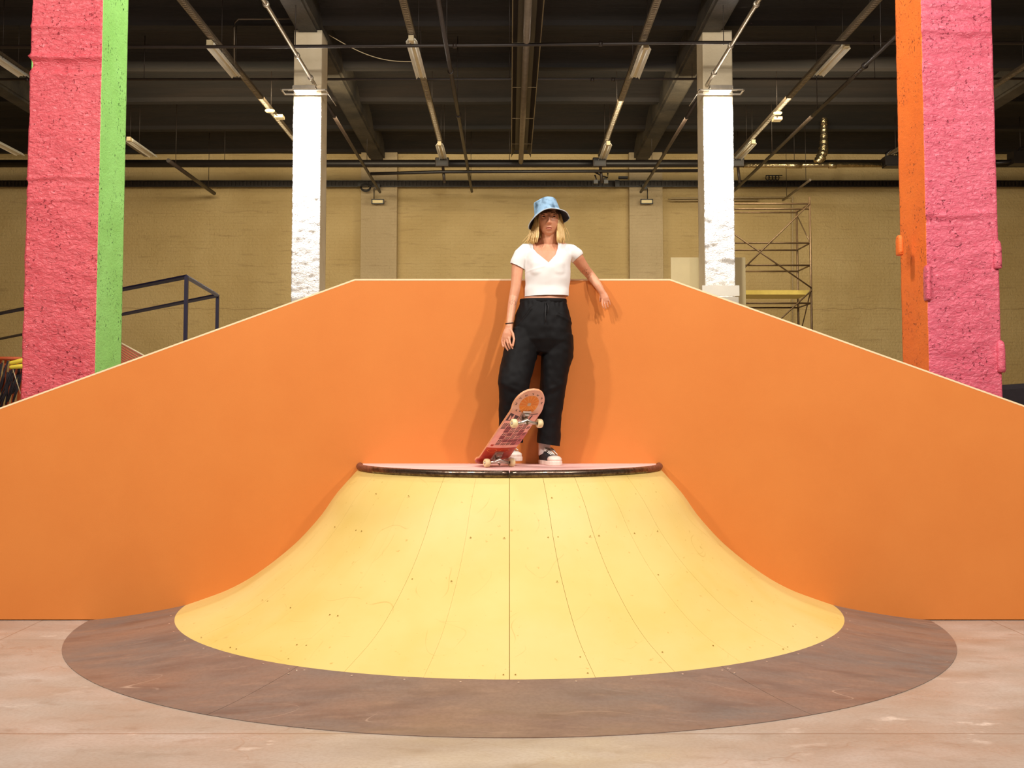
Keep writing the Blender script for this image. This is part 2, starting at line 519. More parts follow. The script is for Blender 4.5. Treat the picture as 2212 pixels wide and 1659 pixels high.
def plaster_mat(name, c1, c2, rough, dist, scale, c3=None, pit=0.0, patch=None):
    """thick paint over rough plaster"""
    m, nt, b, vec = new_mat(name, rough)
    c = mixc(nt, noise_mask(nt, vec, 2.0, 0.35, 0.65, 6), c1, c2)
    n = nd(nt, 'ShaderNodeTexNoise'); n.inputs['Scale'].default_value = scale; n.inputs['Detail'].default_value = 5; n.inputs['Roughness'].default_value = 0.55
    n.inputs['Distortion'].default_value = 0.8
    mp = nd(nt, 'ShaderNodeMapping'); mp.inputs['Scale'].default_value = (0.8, 0.8, 1.4); nt.links.new(vec, mp.inputs[0]); nt.links.new(mp.outputs[0], n.inputs['Vector'])
    bp = nd(nt, 'ShaderNodeBump'); bp.inputs['Distance'].default_value = dist; nt.links.new(n.outputs['Fac'], bp.inputs['Height'])
    if pit:
        pm = noise_mask(nt, vec, 38, 0.60, 0.68, 3)
        pm = mul(nt, pm, noise_mask(nt, vec, 5, 0.45, 0.6, 3))
        c = mixc(nt, mul(nt, pm, pit), c, c3)
        b2 = nd(nt, 'ShaderNodeBump'); b2.inputs['Distance'].default_value = 0.012; b2.invert = True
        nt.links.new(pm, b2.inputs['Height']); nt.links.new(bp.outputs[0], b2.inputs['Normal']); bp = b2
    if patch:
        c = mixc(nt, noise_mask(nt, vec, 3.0, 0.655, 0.67, 6), c, patch)
    nt.links.new(bp.outputs[0], b.inputs['Normal'])
    nt.links.new(c, b.inputs['Base Color'])
    return m


M['yellow'] = yellow_mat()
M['gapdark'] = mat('olive_gap', lin(150, 128, 30), 0.8, var=0.2)
M['plate'] = plate_mat()
M['floor'] = floor_mat()
M['brick'] = brick_mat('painted_brick', lin(190, 166, 116), lin(180, 155, 103), lin(128, 102, 64))
M['pilaster'] = brick_mat('grey_painted_brick', lin(186, 166, 130), lin(174, 154, 118), lin(128, 104, 72))
M['orange'] = mat('orange_wall_paint', lin(220, 132, 60), 0.5, col2=lin(216, 127, 56), vscale=1.5, bump=0.0004, bscale=200)
M['ceil'] = mat('sooty_ceiling', lin(33, 25, 19), 0.85, col2=lin(15, 12, 10), vscale=0.8, stretch=(0.4, 2.5, 1), bump=0.02, bscale=3)
M['beam'] = mat('rendered_beam', lin(74, 66, 53), 0.75, col2=lin(30, 26, 22), vscale=0.9, bump=0.01, bscale=12)
M['pink'] = plaster_mat('pink_gloss_plaster', lin(222, 94, 102), lin(214, 84, 94), 0.28, 0.016, 28, lin(180, 44, 60), 0.45)
M['pink2'] = plaster_mat('pink_gloss_plaster_right', lin(226, 104, 126), lin(220, 94, 116), 0.3, 0.015, 26, lin(186, 56, 80), 0.45)
M['green'] = plaster_mat('green_plaster', lin(160, 226, 124), lin(148, 214, 110), 0.6, 0.006, 30, lin(24, 96, 34), 1.0)
M['oside'] = plaster_mat('orange_plaster', lin(246, 122, 46), lin(240, 114, 42), 0.6, 0.006, 30, lin(150, 62, 14), 0.75)
M['white'] = plaster_mat('whitewashed_brick', lin(240, 234, 226), lin(232, 224, 214), 0.6, 0.03, 26, lin(196, 170, 140), 0.5, patch=lin(208, 178, 140))
M['creamcol'] = plaster_mat('cream_plaster', lin(238, 222, 190), lin(226, 208, 172), 0.7, 0.008, 14)

# ------------------------------------------------------------------ the room
XS, YF, YB = 15.0, -13.0, 23.7
b = MB(); b.box((0, (YF + YB) / 2, -0.05), (2 * XS, YB - YF, 0.1)); struct(b.build('floor', M['floor']))
b = MB(); b.box((0, YB + 0.15, 4.4), (2 * XS, 0.3, 8.8))
wb = b.build('wall_back', M['brick']); struct(wb)
for i, (xa, xb) in enumerate(((779, 857), (1360, 1432), (-120, -30), (2228, 2300))):
    p, q = W(xa, 500, YB - 0.22), W(xb, 500, YB - 0.22)
    b = MB(); b.box(((p.x + q.x) / 2, YB - 0.10, 4.4), (q.x - p.x, 0.22, 8.79))
    o = b.build('pilaster', M['pilaster'], wb)
for nm, x in (('wall_left', -XS - .1), ('wall_right', XS + .1)):
    b = MB(); b.box((x, (YF + YB) / 2, 4.4), (0.2, YB - YF, 8.8)); struct(b.build(nm, M['brick']))
b = MB(); b.box((0, YF - .1, 4.4), (2 * XS, 0.2, 8.8)); struct(b.build('wall_front', M['brick']))
# ceiling of shallow vaults between cross ribs
bm = MB()
prof = []
PER = 2.62
y = 23.7 - 0.12
ys = []
k = 0
while y > YF - PER:
    # rib: bottom at 8.18, 0.26 wide
    prof.append((y + 0.17, 8.25)); prof.append((y + 0.12, 8.17)); prof.append((y - 0.12, 8.17)); prof.append((y - 0.17, 8.25))
    for j in range(1, 8):
        t = j / 8.0
        prof.append((y - 0.17 - t * (PER - 0.34), 8.25 + 0.26 * math.sin(PI * t) ** 0.7))
    ys.append(y)
    y -= PER
NX = 24
rows = []
for (yy, zz) in prof:
    row = []
    for i in range(NX + 1):
        x = -XS - .2 + (2 * XS + .4) * i / NX
        row.append(bm.bm.verts.new((x, yy, zz + 0.02 * noise.noise(Vector((x * .4, yy, 0))))))
    rows.append(row)
for A, B in zip(rows, rows[1:]):
    for i in range(NX):
        bm.bm.faces.new((A[i], A[i + 1], B[i + 1], B[i]))
ce = bm.build('ceiling', M['ceil'], fix=False); struct(ce)
b = MB(); b.box((0, (YF + YB) / 2, 8.95), (2 * XS, YB - YF, 0.2)); b.build('ceiling_slab', M['ceil'], ce)
for x in (-10.7, -3.56, 3.56, 10.7):
    b = MB(); b.box((x, (YF + YB) / 2, 8.27), (0.42, YB - YF - .02, 0.62))
    bmesh.ops.bevel(b.bm, geom=[e for e in b.bm.edges if abs(e.verts[0].co.y - e.verts[1].co.y) > 5], offset=0.05, segments=2, affect='EDGES')
    b.build('beam', M['beam'], ce)

# ------------------------------------------------------------------ orange partition
pL, pa, pb, pR = W(0, 884, 0), W(767, 606, 0), W(1447, 606, 0), W(2212, 879, 0)
XE = 4.7
sl = (pa.z - pL.z) / (pa.x - pL.x); sr = (pR.z - pb.z) / (pR.x - pb.x)
top = [(-XE, pa.z + sl * (-XE - pa.x)), (pa.x, pa.z), (pb.x, pb.z), (XE, pb.z + sr * (XE - pb.x))]
part = thing('partition_wall', 'orange painted plywood partition with sloping top behind the skate ramp', 'partition', (0, 0.06, 0))
b = MB(); b.prism([(-XE, 0.006)] + top + [(XE, 0.006)], 0.0, 0.12)
b.build('panel', M['orange'], part)
b = MB()
nrm = 0.011
t2 = [(x, z + nrm) for x, z in top]
b.prism(top + list(reversed(t2)), -0.001, 0.121)
o = b.build('top_edge', M['edge'], part); o['label'] = 'cream bare plywood edge'

# ------------------------------------------------------------------ skate ramp
CY = 0.033
ramp = thing('skate_ramp', 'half-round yellow quarter pipe with pink deck and brown metal base plates', 'skate ramp', (0, -1.3, 0))
wallpx = [(761.6, 1013.6), (731, 1061.5), (698, 1108.5), (658.5, 1153.7), (626, 1184.4), (580.8, 1220.6), (535.6, 1251.3), (490.4, 1274.8), (445.2, 1292), (403, 1305.5)]
rp = [(-W(x, y, 0).x, W(x, y, 0).z) for x, y in wallpx]
outer = [(2.074, 0.0974), (2.20, 0.071), (2.425, 0.0325), (2.60, 0.010), (2.690, 0.003)]


def smooth_prof(pts, n=4):
    out = []
    P = [pts[0]] + pts + [pts[-1]]
    for i in range(1, len(P) - 2):
        for j in range(n):
            t = j / n
            q = []
            for c in (0, 1):
                p0, p1, p2, p3 = P[i - 1][c], P[i][c], P[i + 1][c], P[i + 2][c]
                q.append(0.5 * ((2 * p1) + (-p0 + p2) * t + (2 * p0 - 5 * p1 + 4 * p2 - p3) * t * t + (-p0 + 3 * p1 - 3 * p2 + p3) * t ** 3))
            out.append(tuple(q))
    out.append(pts[-1])
    return out


prof = smooth_prof([(0.955, 0.985)] + rp[1:-1] + [(2.074, 0.0974)], 3)


def rpos(R, th, z, dz=0.0):
    return Vector((R * math.sin(th), min(CY - R * math.cos(th), -0.0008), z + dz))


def wedge(b, prof, t0, t1, gap0, gap1, n=6, thick=0.012, mi=0):
    """a sheet of the ramp between two angles with straight parallel gaps along its sides"""
    rings = []
    for R, z in prof:
        a0, a1 = t0 + gap0 / R, t1 - gap1 / R
        rings.append([b.bm.verts.new(rpos(R, a0 + (a1 - a0) * k / n, z)) for k in range(n + 1)])
    low = []
    for R, z in prof:
        a0, a1 = t0 + gap0 / R, t1 - gap1 / R
        low.append([b.bm.verts.new(rpos(R, a0 + (a1 - a0) * k / n, z - thick)) for k in range(n + 1)])
    for A, B in zip(rings, rings[1:]):
        for k in range(n):
            f = b.bm.faces.new((A[k], B[k], B[k + 1], A[k + 1])); f.smooth = True; f.material_index = mi
    for i in range(len(prof) - 1):
        for k in (0, n):
            b.face([v.co.copy() for v in (rings[i][k], low[i][k], low[i + 1][k], rings[i + 1][k])], mi)
    for i in (0, len(prof) - 1):
        for k in range(n):
            b.face([v.co.copy() for v in (rings[i][k], low[i][k], low[i][k + 1], rings[i][k + 1])], mi)
    bmesh.ops.delete(b.bm, geom=[v for r in low for v in r], context='VERTS')


b = MB()
NS = 16
gaps = [rnd.choice([0.0002, 0.0004, 0.0008]) for i in range(NS + 1)]
gaps[8] = 0.0016; gaps[9] = 0.0010; gaps[6] = 0.0008; gaps[10] = 0.0010; gaps[11] = 0.0006; gaps[12] = 0.0009; gaps[7] = 0.0004
for i in range(NS):
    t0 = -PI / 2 + PI * i / NS; t1 = t0 + PI / NS
    wedge(b, prof, t0, t1, gaps[i], gaps[i + 1])
# dark layer below, seen only through the gaps
rings = [[b.bm.verts.new(rpos(R, -PI / 2 + PI * k / 64, z - 0.006)) for k in range(65)] for R, z in prof]
for A, B in zip(rings, rings[1:]):
    for k in range(64):
        f = b.bm.faces.new((A[k], B[k], B[k + 1], A[k + 1])); f.smooth = True; f.material_index = 1
o = b.build('ramp_surface', [M['yellow'], M['gapdark']], ramp, fix=False)
o['label'] = 'yellow painted curved surface'
# base plates
op = smooth_prof(outer, 3)
for i in range(3):
    b = MB()
    t0 = -PI / 2 + PI * i / 3
    wedge(b, op, t0, t0 + PI / 3, 0.0012, 0.0012, n=24, thick=0.004)
    o = b.build('base_plate', M['plate'], ramp, fix=False)
    o['label'] = ('brown metal base plate at the left', 'grey-brown metal base plate at the front', 'brown metal base plate at the right')[i]
# deck
b = MB()
RD = 0.945
vs_ = [Vector((RD * math.sin(a), min(CY - RD * math.cos(a), -0.0008), 0)) for a in [(-PI / 2 + PI * k / 48) for k in range(49)]]
a = [b.bm.verts.new(v + Vector((0, 0, 1.0))) for v in vs_]; c = [b.bm.verts.new(v + Vector((0, 0, 0.975))) for v in vs_]
b.bm.faces.new(a); b.bm.faces.new(list(reversed(c)))
for k in range(49):
    b.bm.faces.new((a[k], c[k], c[(k + 1) % 49], a[(k + 1) % 49]))
o = b.build('deck', M['deck'], ramp); o['label'] = 'pale pink standing deck'
for sgn in (-1, 1):
    b = MB()
    pts = []
    for k in range(33):
        th = sgn * (0.003 + (PI / 2 - 0.03) * k / 32)
        pts.append(rpos(0.966, th, 0.986))
    b.loft(pts, [0.0205] * 33, n=16, ref=(0, 0, 1))
    for f in b.bm.faces:
        cx = abs(f.calc_center_median().x)
        f.material_index = 1 if cx > 0.83 else 0
    o = b.build('coping', [M['coping'], M['rust']], ramp); o['label'] = 'dark steel coping tube'
# screws
b = MB(); b.lathe([(0.0, 0.0012), (0.004, 0.0010), (0.0055, 0.0)], (0, 0, 0), n=10)
scr = b.build('screw', M['screw'], ramp, local=True)
first = True


def put_screw(R, th, z, m=None):
    global first
    o = scr if first else scr.copy()
    if not first:
        COL.objects.link(o); o.parent = ramp
    first = False
    p = rpos(R, th, z)
    o.location = p - ramp.location
    dz = -0.15 if R > 2 else -0.6
    nrm = Vector((-dz * math.sin(th) * -1, dz * math.cos(th) * 1, 1)) if False else Vector((math.sin(th) * (0.16 if R > 2.07 else 0.9), -math.cos(th) * (0.16 if R > 2.07 else 0.9), 1))
    o.rotation_euler = nrm.to_track_quat('Z', 'Y').to_euler()
    return o


for k in range(-11, 12):
    th = k * math.radians(7.35) + 0.02
    put_screw(2.105, th, 0.0915)
for sg in (-1, 1):
    for dR, da in ((2.115, 0.012), (2.115, -0.012), (2.16, 0.006)):
        put_screw(dR, sg * PI / 6 + da, 0.089 if dR < 2.15 else 0.081)
b = MB(); b.lathe([(0.0, 0.0006), (0.003, 0.0006), (0.0042, 0.0002)], (0, 0, 0), n=8)
scr = b.build('screw', M['hole'], ramp, local=True); first = True


def zprof(R):
    for (r0, z0), (r1, z1) in zip(prof, prof[1:]):
        if r0 <= R <= r1: return z0 + (z1 - z0) * (R - r0) / (r1 - r0), (z1 - z0) / (r1 - r0)
    return prof[-1][1], -0.2


cnt = 0
for R in (1.07, 1.22, 1.42, 1.66, 1.90, 2.03):
    for i in range(3, 14):
        th = -PI / 2 + PI * i / NS
        for s in (-1, 1):
            if rnd.random() < 0.42 or cnt > 62: continue
            cnt += 1
            z, sl_ = zprof(R)
            t = th + s * 0.028 / R * 1.0
            o = scr if first else scr.copy()
            if not first: COL.objects.link(o); o.parent = ramp
            first = False
            o.location = rpos(R + rnd.uniform(-.01, .01), t, z + 0.0008) - ramp.location
            nr = Vector((math.sin(t) * -sl_, -math.cos(t) * -sl_, 1))
            o.rotation_euler = nr.to_track_quat('Z', 'Y').to_euler()

# ------------------------------------------------------------------ columns
def relief(p, amp, ridges, seed):
    q = Vector((p.x * 5, p.y * 5, p.z * 9 + seed))
    d = (noise.fractal(q, 0.9, 2.1, 5) * 0.6) * amp
    for rz, rw, ra in ridges:
        w_ = noise.noise(Vector((p.x * 3 + rz, seed, 0))) * 0.03
        e = (p.z + w_ * 1.4 - rz) / rw
        d += ra * math.exp(-e * e) * (0.45 + 0.9 * abs(noise.noise(Vector((p.x * 4, p.y * 4, seed + rz)))))
    return d


def column(name, label, cx, y0, w, dep, z0, z1, zf0, zf1, step, amp, mats, sidex, ridges=(), seed=0.0, ztop=8.2, taper=0.0):
    """front face, inner side face and the two hidden faces; fine relief between zf0 and zf1"""
    b = MB()
    zs = []
    z = z0
    while z < z1 - 1e-6:
        zs.append(z)
        z += step if zf0 <= z < zf1 else max(0.15, step)
    zs.append(z1)
    nx = max(2, int(w / step)); ny = max(2, int(dep / step / 1.5))
    cyc = []
    for i in range(nx): cyc.append((-w / 2 + w * i / nx, 0.0, 0))
    for i in range(ny): cyc.append((w / 2, dep * i / ny, 1))
    for i in range(4): cyc.append((w / 2 - w * i / 4, dep, 2))
    for i in range(ny): cyc.append((-w / 2, dep - dep * i / ny, 3))
    nn = [Vector((0, -1, 0)), Vector((1, 0, 0)), Vector((0, 1, 0)), Vector((-1, 0, 0))]
    rows = []
    for z in zs:
        row = []
        tp = 1.0 - taper * (z - z0)
        for (x, yy, s) in cyc:
            p = Vector((cx + x * tp, y0 + yy, z))
            fine = zf0 <= z <= zf1
            a = amp if s == 0 else amp * 0.35
            d = relief(p, a, ridges if s == 0 else (), seed + (0 if s == 0 else 3 * s)) if fine else 0
            n = nn[s]
            corner = (s == 0 and (x < -w / 2 + 1e-4)) or (s == 1 and yy < 1e-4)
            if corner: n = (Vector((0, -1, 0)) + Vector((math.copysign(1, x), 0, 0))).normalized(); d *= 1.0
            row.append(b.bm.verts.new(p + n * d))
        rows.append(row)
    L = len(cyc)
    for A, B in zip(rows, rows[1:]):
        for k in range(L):
            f = b.bm.faces.new((A[k], A[(k + 1) % L], B[(k + 1) % L], B[k])); f.smooth = True
            s = cyc[k][2]
            f.material_index = 0 if s in (0, 2) else 1
    b.bm.faces.new(rows[-1]); b.bm.faces.new(list(reversed(rows[0])))
    o = b.build(name, mats, None)
    o.data.transform(Matrix.Translation((-cx, -y0, -z0))); o.location = (cx, y0, z0)
    tag(o, label, 'column')
    return o


YC1, YC2 = 9.3 - 7.595, 20.3 - 7.595
pl0, pl1 = W(57, 430, YC1).x, W(214, 430, YC1).x
column('painted_column', 'bright pink plaster column with a green side, left behind the partition', (pl0 + pl1) / 2, YC1, pl1 - pl0, 0.62, 0, 8.0, 1.0, 4.8, 0.012, 0.011,
       [M['pink'], M['green']], 1, [(4.44, 0.015, 0.012), (4.185, 0.018, 0.026), (4.12, 0.045, -0.02), (4.05, 0.02, 0.008), (3.20, 0.014, 0.012), (3.17, 0.03, -0.010), (3.02, .012, .008)], 1.0, taper=0.003)
pr0, pr1 = W(1998, 430, YC1).x, W(2154, 430, YC1).x
column('painted_column', 'bright pink plaster column with an orange side, right behind the partition', (pr0 + pr1) / 2, YC1, pr1 - pr0, 0.62, 0, 8.0, 1.0, 4.8, 0.012, 0.011,
       [M['pink2'], M['oside']], -1, [(4.62, 0.02, 0.014), (4.52, 0.015, 0.012), (4.40, 0.02, 0.014), (4.34, 0.03, -0.014), (4.20, 0.05, -0.010), (2.90, 0.014, 0.010), (2.86, 0.03, -0.01)], 5.0, taper=0.003)
for (px, py0, py1, sx, side) in ((1943, 507, 553, .02, 'oside'), (2152, 518, 582, .03, 'pink2'), (2003, 572, 650, .02, 'pink2'), (2160, 735, 805, .03, 'pink2')):
    cob = [o for o in D.objects if o.name.startswith('painted_column')][-1]
    c = W(px, (py0 + py1) / 2, YC1 + (0.30 if side == 'oside' else 0.02))
    h = (py1 - py0) / 2 / 272.0
    b = MB()
    b.loft([c + Vector((0, 0, z * h)) for z in (-1, -.9, -.5, 0, .4, .7, .88, .97, 1)], [(sx * k * 1.15, .05 * k) for k in (.8, 1, 1, 1, 1, .92, .75, .5, .2)], n=20, power=3)
    b.build('plaster_lump', M[side], cob, smooth=True)
wl0, wl1 = W(632, 350, YC2).x, W(693, 350, YC2).x
wr0, wr1 = W(1520, 350, YC2).x, W(1585, 350, YC2).x
for (x0, x1, lab, sd) in ((wl0, wl1, 'whitewashed brick column lit by a floodlight, left of the person', 2.0), (wr0, wr1, 'whitewashed brick column with bare tan patches lit by a floodlight, right of the person', 8.0)):
    o = column('white_column', lab, (x0 + x1) / 2, YC2, x1 - x0, 0.66, 0, 8.0, 2.6, 7.0, 0.022, 0.012,
               [M['white'], M['creamcol'], M['creamcol']], 0, (), sd, taper=0.002)
    for p in o.data.polygons:
        if p.center.z > 6.62: p.material_index = 2
    # floodlight on the column
    cx = (x0 + x1) / 2
    sg = 1 if cx < 0 else -1
    zl = W(660, 196, YC2 - 0.3).z
    fl = thing('floodlight', 'glaring floodlight clamped to the %s white column' % ('left' if cx < 0 else 'right'), 'floodlight', (cx, YC2 - 0.28, zl), 'floodlights on the white columns')
    b = MB(); b.box((cx, YC2 - 0.25, zl + 0.05), (0.40, 0.24, 0.07)); bmesh.ops.bevel(b.bm, geom=b.bm.edges[:], offset=0.012, segments=2, affect='EDGES'); b.build('housing', M['galv'], fl)
    b = MB(); b.box((cx, YC2 - 0.25, zl + 0.008), (0.36, 0.20, 0.012)); lm = mat('lamp_glass', (1, 1, 1, 1), 0.3, emit=(1, 0.97, 0.92, 1), espeed=70); b.build('lamp_glass', lm, fl)
    b = MB(); b.box((cx, YC2 - 0.06, zl), (0.78, 0.03, 0.025)); b.box((cx, YC2 - 0.06, zl + 0.07), (0.66, 0.02, 0.015)); b.box((cx, YC2 - 0.37, zl), (0.78, 0.03, 0.02)); 
    for s in (-1, 1): b.box((cx + s * 0.385, YC2 - 0.215, zl), (0.02, 0.34, 0.02))
    b.build('bracket', M['galv'], fl)
    b = MB(); b.tube((cx + sg * 0.38, YC2 - 0.1, zl), (cx + sg * 0.50, YC2 + 0.05, zl - 0.18), 0.008); b.build('strut', M['galv'], fl)
    lamp('floodlight_beam', 'SPOT', (cx, YC2 - 0.30, zl - 0.02), (cx, YC2 + 0.25, zl - 3.6), 2400, (1, 0.98, 0.96), 0.06, spot=math.radians(125), blend=0.6)

# ------------------------------------------------------------------ ceiling services
def tray(x, y0, y1, z, w, label):
    t = thing('cable_tray', label, 'cable tray', (x, (y0 + y1) / 2, z))
    b = MB()
    n = int((y1 - y0) / 0.25)
    b.box((x, (y0 + y1) / 2, z), (w, y1 - y0, 0.006))
    for s in (-1, 1): b.box((x + s * w / 2, (y0 + y1) / 2, z + 0.025), (0.006, y1 - y0, 0.05))
    for s in range(int((y1 - y0) / 0.08)):
        yy = y0 + 0.08 * (s + .5)
        b.box((x, yy, z - 0.006), (w * 0.6, 0.025, 0.008), 1)
    b.build('channel', [M['bronze'], M['galv']], t)
    yy = y0 + 0.8
    while yy < y1:
        b = MB(); b.tube((x, yy, z), (x, yy, 8.58), 0.006, n=6); b.build('hanger', M['darkpipe'], t)
        yy += 3.1
    return t


def fixture_at(px0, py0, px1, py1, z, label, w=0.19):
    p, q = WZ(px0, py0, z), WZ(px1, py1, z)
    x = (p.x + q.x) / 2
    y0, y1 = p.y, q.y
    t = thing('strip_light', label, 'strip light', (x, (y0 + y1) / 2, z - 0.03), 'unlit strip lights under the ceiling')
    b = MB()
    # ribbed batten: spine with two sloping reflector wings
    sec = [(-w / 2, -0.02), (-w * .30, 0.03), (-w * .14, 0.0), (-0.02, 0.035), (0.02, 0.035), (w * .14, 0.0), (w * .30, 0.03), (w / 2, -0.02), (w / 2, -0.012), (w * .3, 0.045), (0, 0.06), (-w * .3, 0.045), (-w / 2, -0.012)]
    b.prism([(x + a, z - 0.08 + c) for a, c in sec], y0, y1)
    b.build('reflector', M['reflector'], t)
    b = MB(); b.box((x, (y0 + y1) / 2, z - 0.04), (0.06, y1 - y0, 0.04)); b.build('housing', M['cream'], t)
    b = MB(); b.box((x, y0 - 0.06, z - 0.065), (0.085, 0.12, 0.09)); b.build('end_cap', M['cream'], t)
    b = MB(); b.tube((x + .08, y0 + .4, z - .08), (x + .08, y0 + .4, 8.58), 0.005, n=6); b.build('hanger', M['darkpipe'], t)
    for s in (-1, 1):
        b = MB(); b.tube((x + s * w * .2, y0 + .05, z - 0.075), (x + s * w * .2, y1 - .05, z - 0.075), 0.013, n=8); b.build('tube', M['reflector'], t)
    return t


ZT = 7.4
DZ = ZT - CAM.z
lines = [(-4.90, 'outer left'), (-1.59, 'inner left'), (2.21, 'inner right'), (5.50, 'outer right')]
for x, nm in lines:
    tray(x, 6.0, 20.45, ZT, 0.11, 'perforated metal cable tray running to the back wall, %s of the four' % nm)
tray(-8.8, 6.0, 20.45, ZT, 0.11, 'perforated cable tray passing behind the green-sided column')
tray(9.2, 6.0, 20.3, ZT, 0.11, 'perforated cable tray passing behind the orange-sided column')
for a in ((452, 88, 516, 158, 'strip light on the outer left tray, near the black cross pipe'),
          (888, 78, 912, 160, 'strip light on the inner left tray, near the black cross pipe'),
          (1394, 94, 1370, 160, 'strip light on the inner right tray, near the black cross pipe'),
          (1820, 92, 1772, 155, 'strip light on the outer right tray, beside the orange-sided column'),
          (950, 306, 958, 338, 'far strip light at the wall end of the inner left tray'),
          (1314, 305, 1300, 338, 'far strip light at the wall end of the inner right tray'),
          (1626, 302, 1592, 338, 'far strip light right of the right white column'),
          (-20, 102, 46, 156, 'strip light seen left of the pink and green column, upper one'),
          (278, 296, 335, 332, 'far strip light seen just right of the green column face')):
    fixture_at(*a[:4], ZT, a[4])
fixture_at(-30, 290, 46, 328, ZT, 'strip light seen left of the pink and green column, lower one')


def pipe(name, pts, r, m, label, cat='pipe', clamps=(), hang=True, n=10):
    t = thing(name, label, cat, pts[0])
    b = MB(); b.path(pts, r, n=n); b.build('tube', m, t)
    for c in clamps:
        p = Vector(c[:3])
        b = MB(); b.lathe([(r, -0.03), (r * 1.6, -0.03), (r * 1.6, 0.03), (r, 0.03)], p, axis=c[3], n=10); b.build('coupling', m, t)
    if hang:
        a, e = Vector(pts[0]), Vector(pts[-1])
        L = (e - a).length
        k = max(1, int(L / 3.5))
        for i in range(k + 1):
            p = a.lerp(e, (i + 0.2) / (k + 0.4))
            if p.z < 8.2:
                b = MB(); b.tube(p, (p.x, p.y, 8.58), 0.007, n=6); b.build('hanger', M['darkpipe'], t)
    return t


# long pipes running to the back wall
pipe('sprinkler_pipe', [(-3.42, 4.0, 7.0), (-3.42, YC2 - 0.03, 7.0)], 0.03, M['galv'], 'steel pipe in a painted-on lit tone ending on the left white column', clamps=[(-3.42, 8.5, 7.0, 'Y'), (-3.42, 10.9, 7.0, 'Y'), (-3.42, 12.2, 7.0, 'Y')], hang=False)  # lamplight put into the tone; same run goes on dark behind the column
pipe('sprinkler_pipe', [(3.47, 4.0, 7.0), (3.47, YC2 - 0.03, 7.0)], 0.03, M['galv'], 'steel pipe in a painted-on lit tone ending on the right white column', clamps=[(3.47, 8.5, 7.0, 'Y'), (3.47, 10.4, 7.0, 'Y'), (3.47, 11.9, 7.0, 'Y')], hang=False)  # paler than its rear length because the light is in the colour
pipe('sprinkler_pipe', [(-3.42, YC2 + 0.7, 7.0), (-3.42, 23.0, 7.0)], 0.035, M['darkpipe'], 'dark pipe behind the left white column sloping in view to the left pilaster', hang=False)
pipe('sprinkler_pipe', [(3.47, YC2 + 0.7, 7.0), (3.47, 23.0, 7.0)], 0.035, M['darkpipe'], 'dark pipe behind the right white column running to the right pilaster', hang=False)
pipe('sprinkler_pipe', [(-1.0, 6.0, 7.05), (-1.0, 23.2, 7.05)], 0.035, M['darkpipe'], 'dark pipe running to the back wall between the inner left tray and the heater', clamps=[(-1.0, 12.0, 7.05, 'Y'), (-1.0, 15.0, 7.05, 'Y')])
pipe('sprinkler_pipe', [(5.9, 6.0, 7.0), (5.9, 23.0, 7.0)], 0.035, M['darkpipe'], 'dark pipe running to the back wall near the foil duct', clamps=[(5.9, 11.5, 7.0, 'Y')])
pipe('sprinkler_pipe', [(-7.85, 19.0, 7.0), (-7.85, 23.2, 7.0)], 0.05, M['darkpipe'], 'short thick dark pipe seen right of the green column face')
pipe('sprinkler_pipe', [(7.25, 20.3, 6.8), (7.25, 23.1, 6.8)], 0.03, M['bronze'], 'thin brown pipe dropping below the foil duct')
# cross pipes
YCP = 11.3
zc = W(800, 101, YCP).z
pipe('cross_pipe', [(-14.8, YCP, zc), (-4.0, YCP, zc), (0.0, YCP, zc + 0.03), (3.2, YCP, zc + 0.07), (14.8, YCP, zc + 0.05)], 0.028, M['darkpipe'], 'long dark pipe crossing in front of both white columns', clamps=[(-0.9, YCP, zc + 0.02, 'X'), (1.5, YCP, zc + 0.05, 'X')])
zc2 = W(800, 172, 14.6).z
pipe('cross_pipe', [(-14.8, 14.6, zc2), (14.8, 14.6, zc2 + 0.02)], 0.025, M['darkpipe'], 'long dark pipe crossing behind the white columns', clamps=[(-9.3, 14.6, zc2, 'X'), (1.6, 14.6, zc2, 'X'), (2.0, 14.6, zc2, 'X')])
zm = W(1100, 353.5, 21.0).z
mp = pipe('main_pipe', [(-14.8, 21.0, zm), (14.8, 21.0, zm)], 0.095, M['black'], 'thick black pipe spanning the hall below the ceiling near the back wall')
zn = W(1100, 373, 20.5).z
pipe('branch_pipe', [(W(800, 376, 20.4).x, 20.4, zn - 0.05), (W(950, 373, 20.4).x, 20.4, zn), (W(1545, 370, 20.4).x, 20.4, zn + 0.03)], 0.04, M['black'], 'thinner black pipe just under the thick black pipe', hang=False)
# small bent conduit
pp = [W(506, 135, 12.6), W(505, 60, 12.6), W(507, 48, 12.6), W(515, 41, 12.6), W(632, 40, 12.6)]
pipe('bent_conduit', pp, 0.018, M['bronze'], 'thin bent conduit beside the left white column top', hang=False)
# loose cable
pts = []
for i in range(25):
    t = i / 24
    pts.append(W(678 + (895 - 678) * t, 56 + (133 - 56) * t + 26 * math.sin(PI * t) * (0.6 + 0.4 * t), 13.6 + 0.6 * t))
b = MB(); b.path(pts, 0.008, n=6); tag(b.build('hanging_cable', M['cream']), 'thin pale cable sagging from the left column top to a strip light', 'cable')
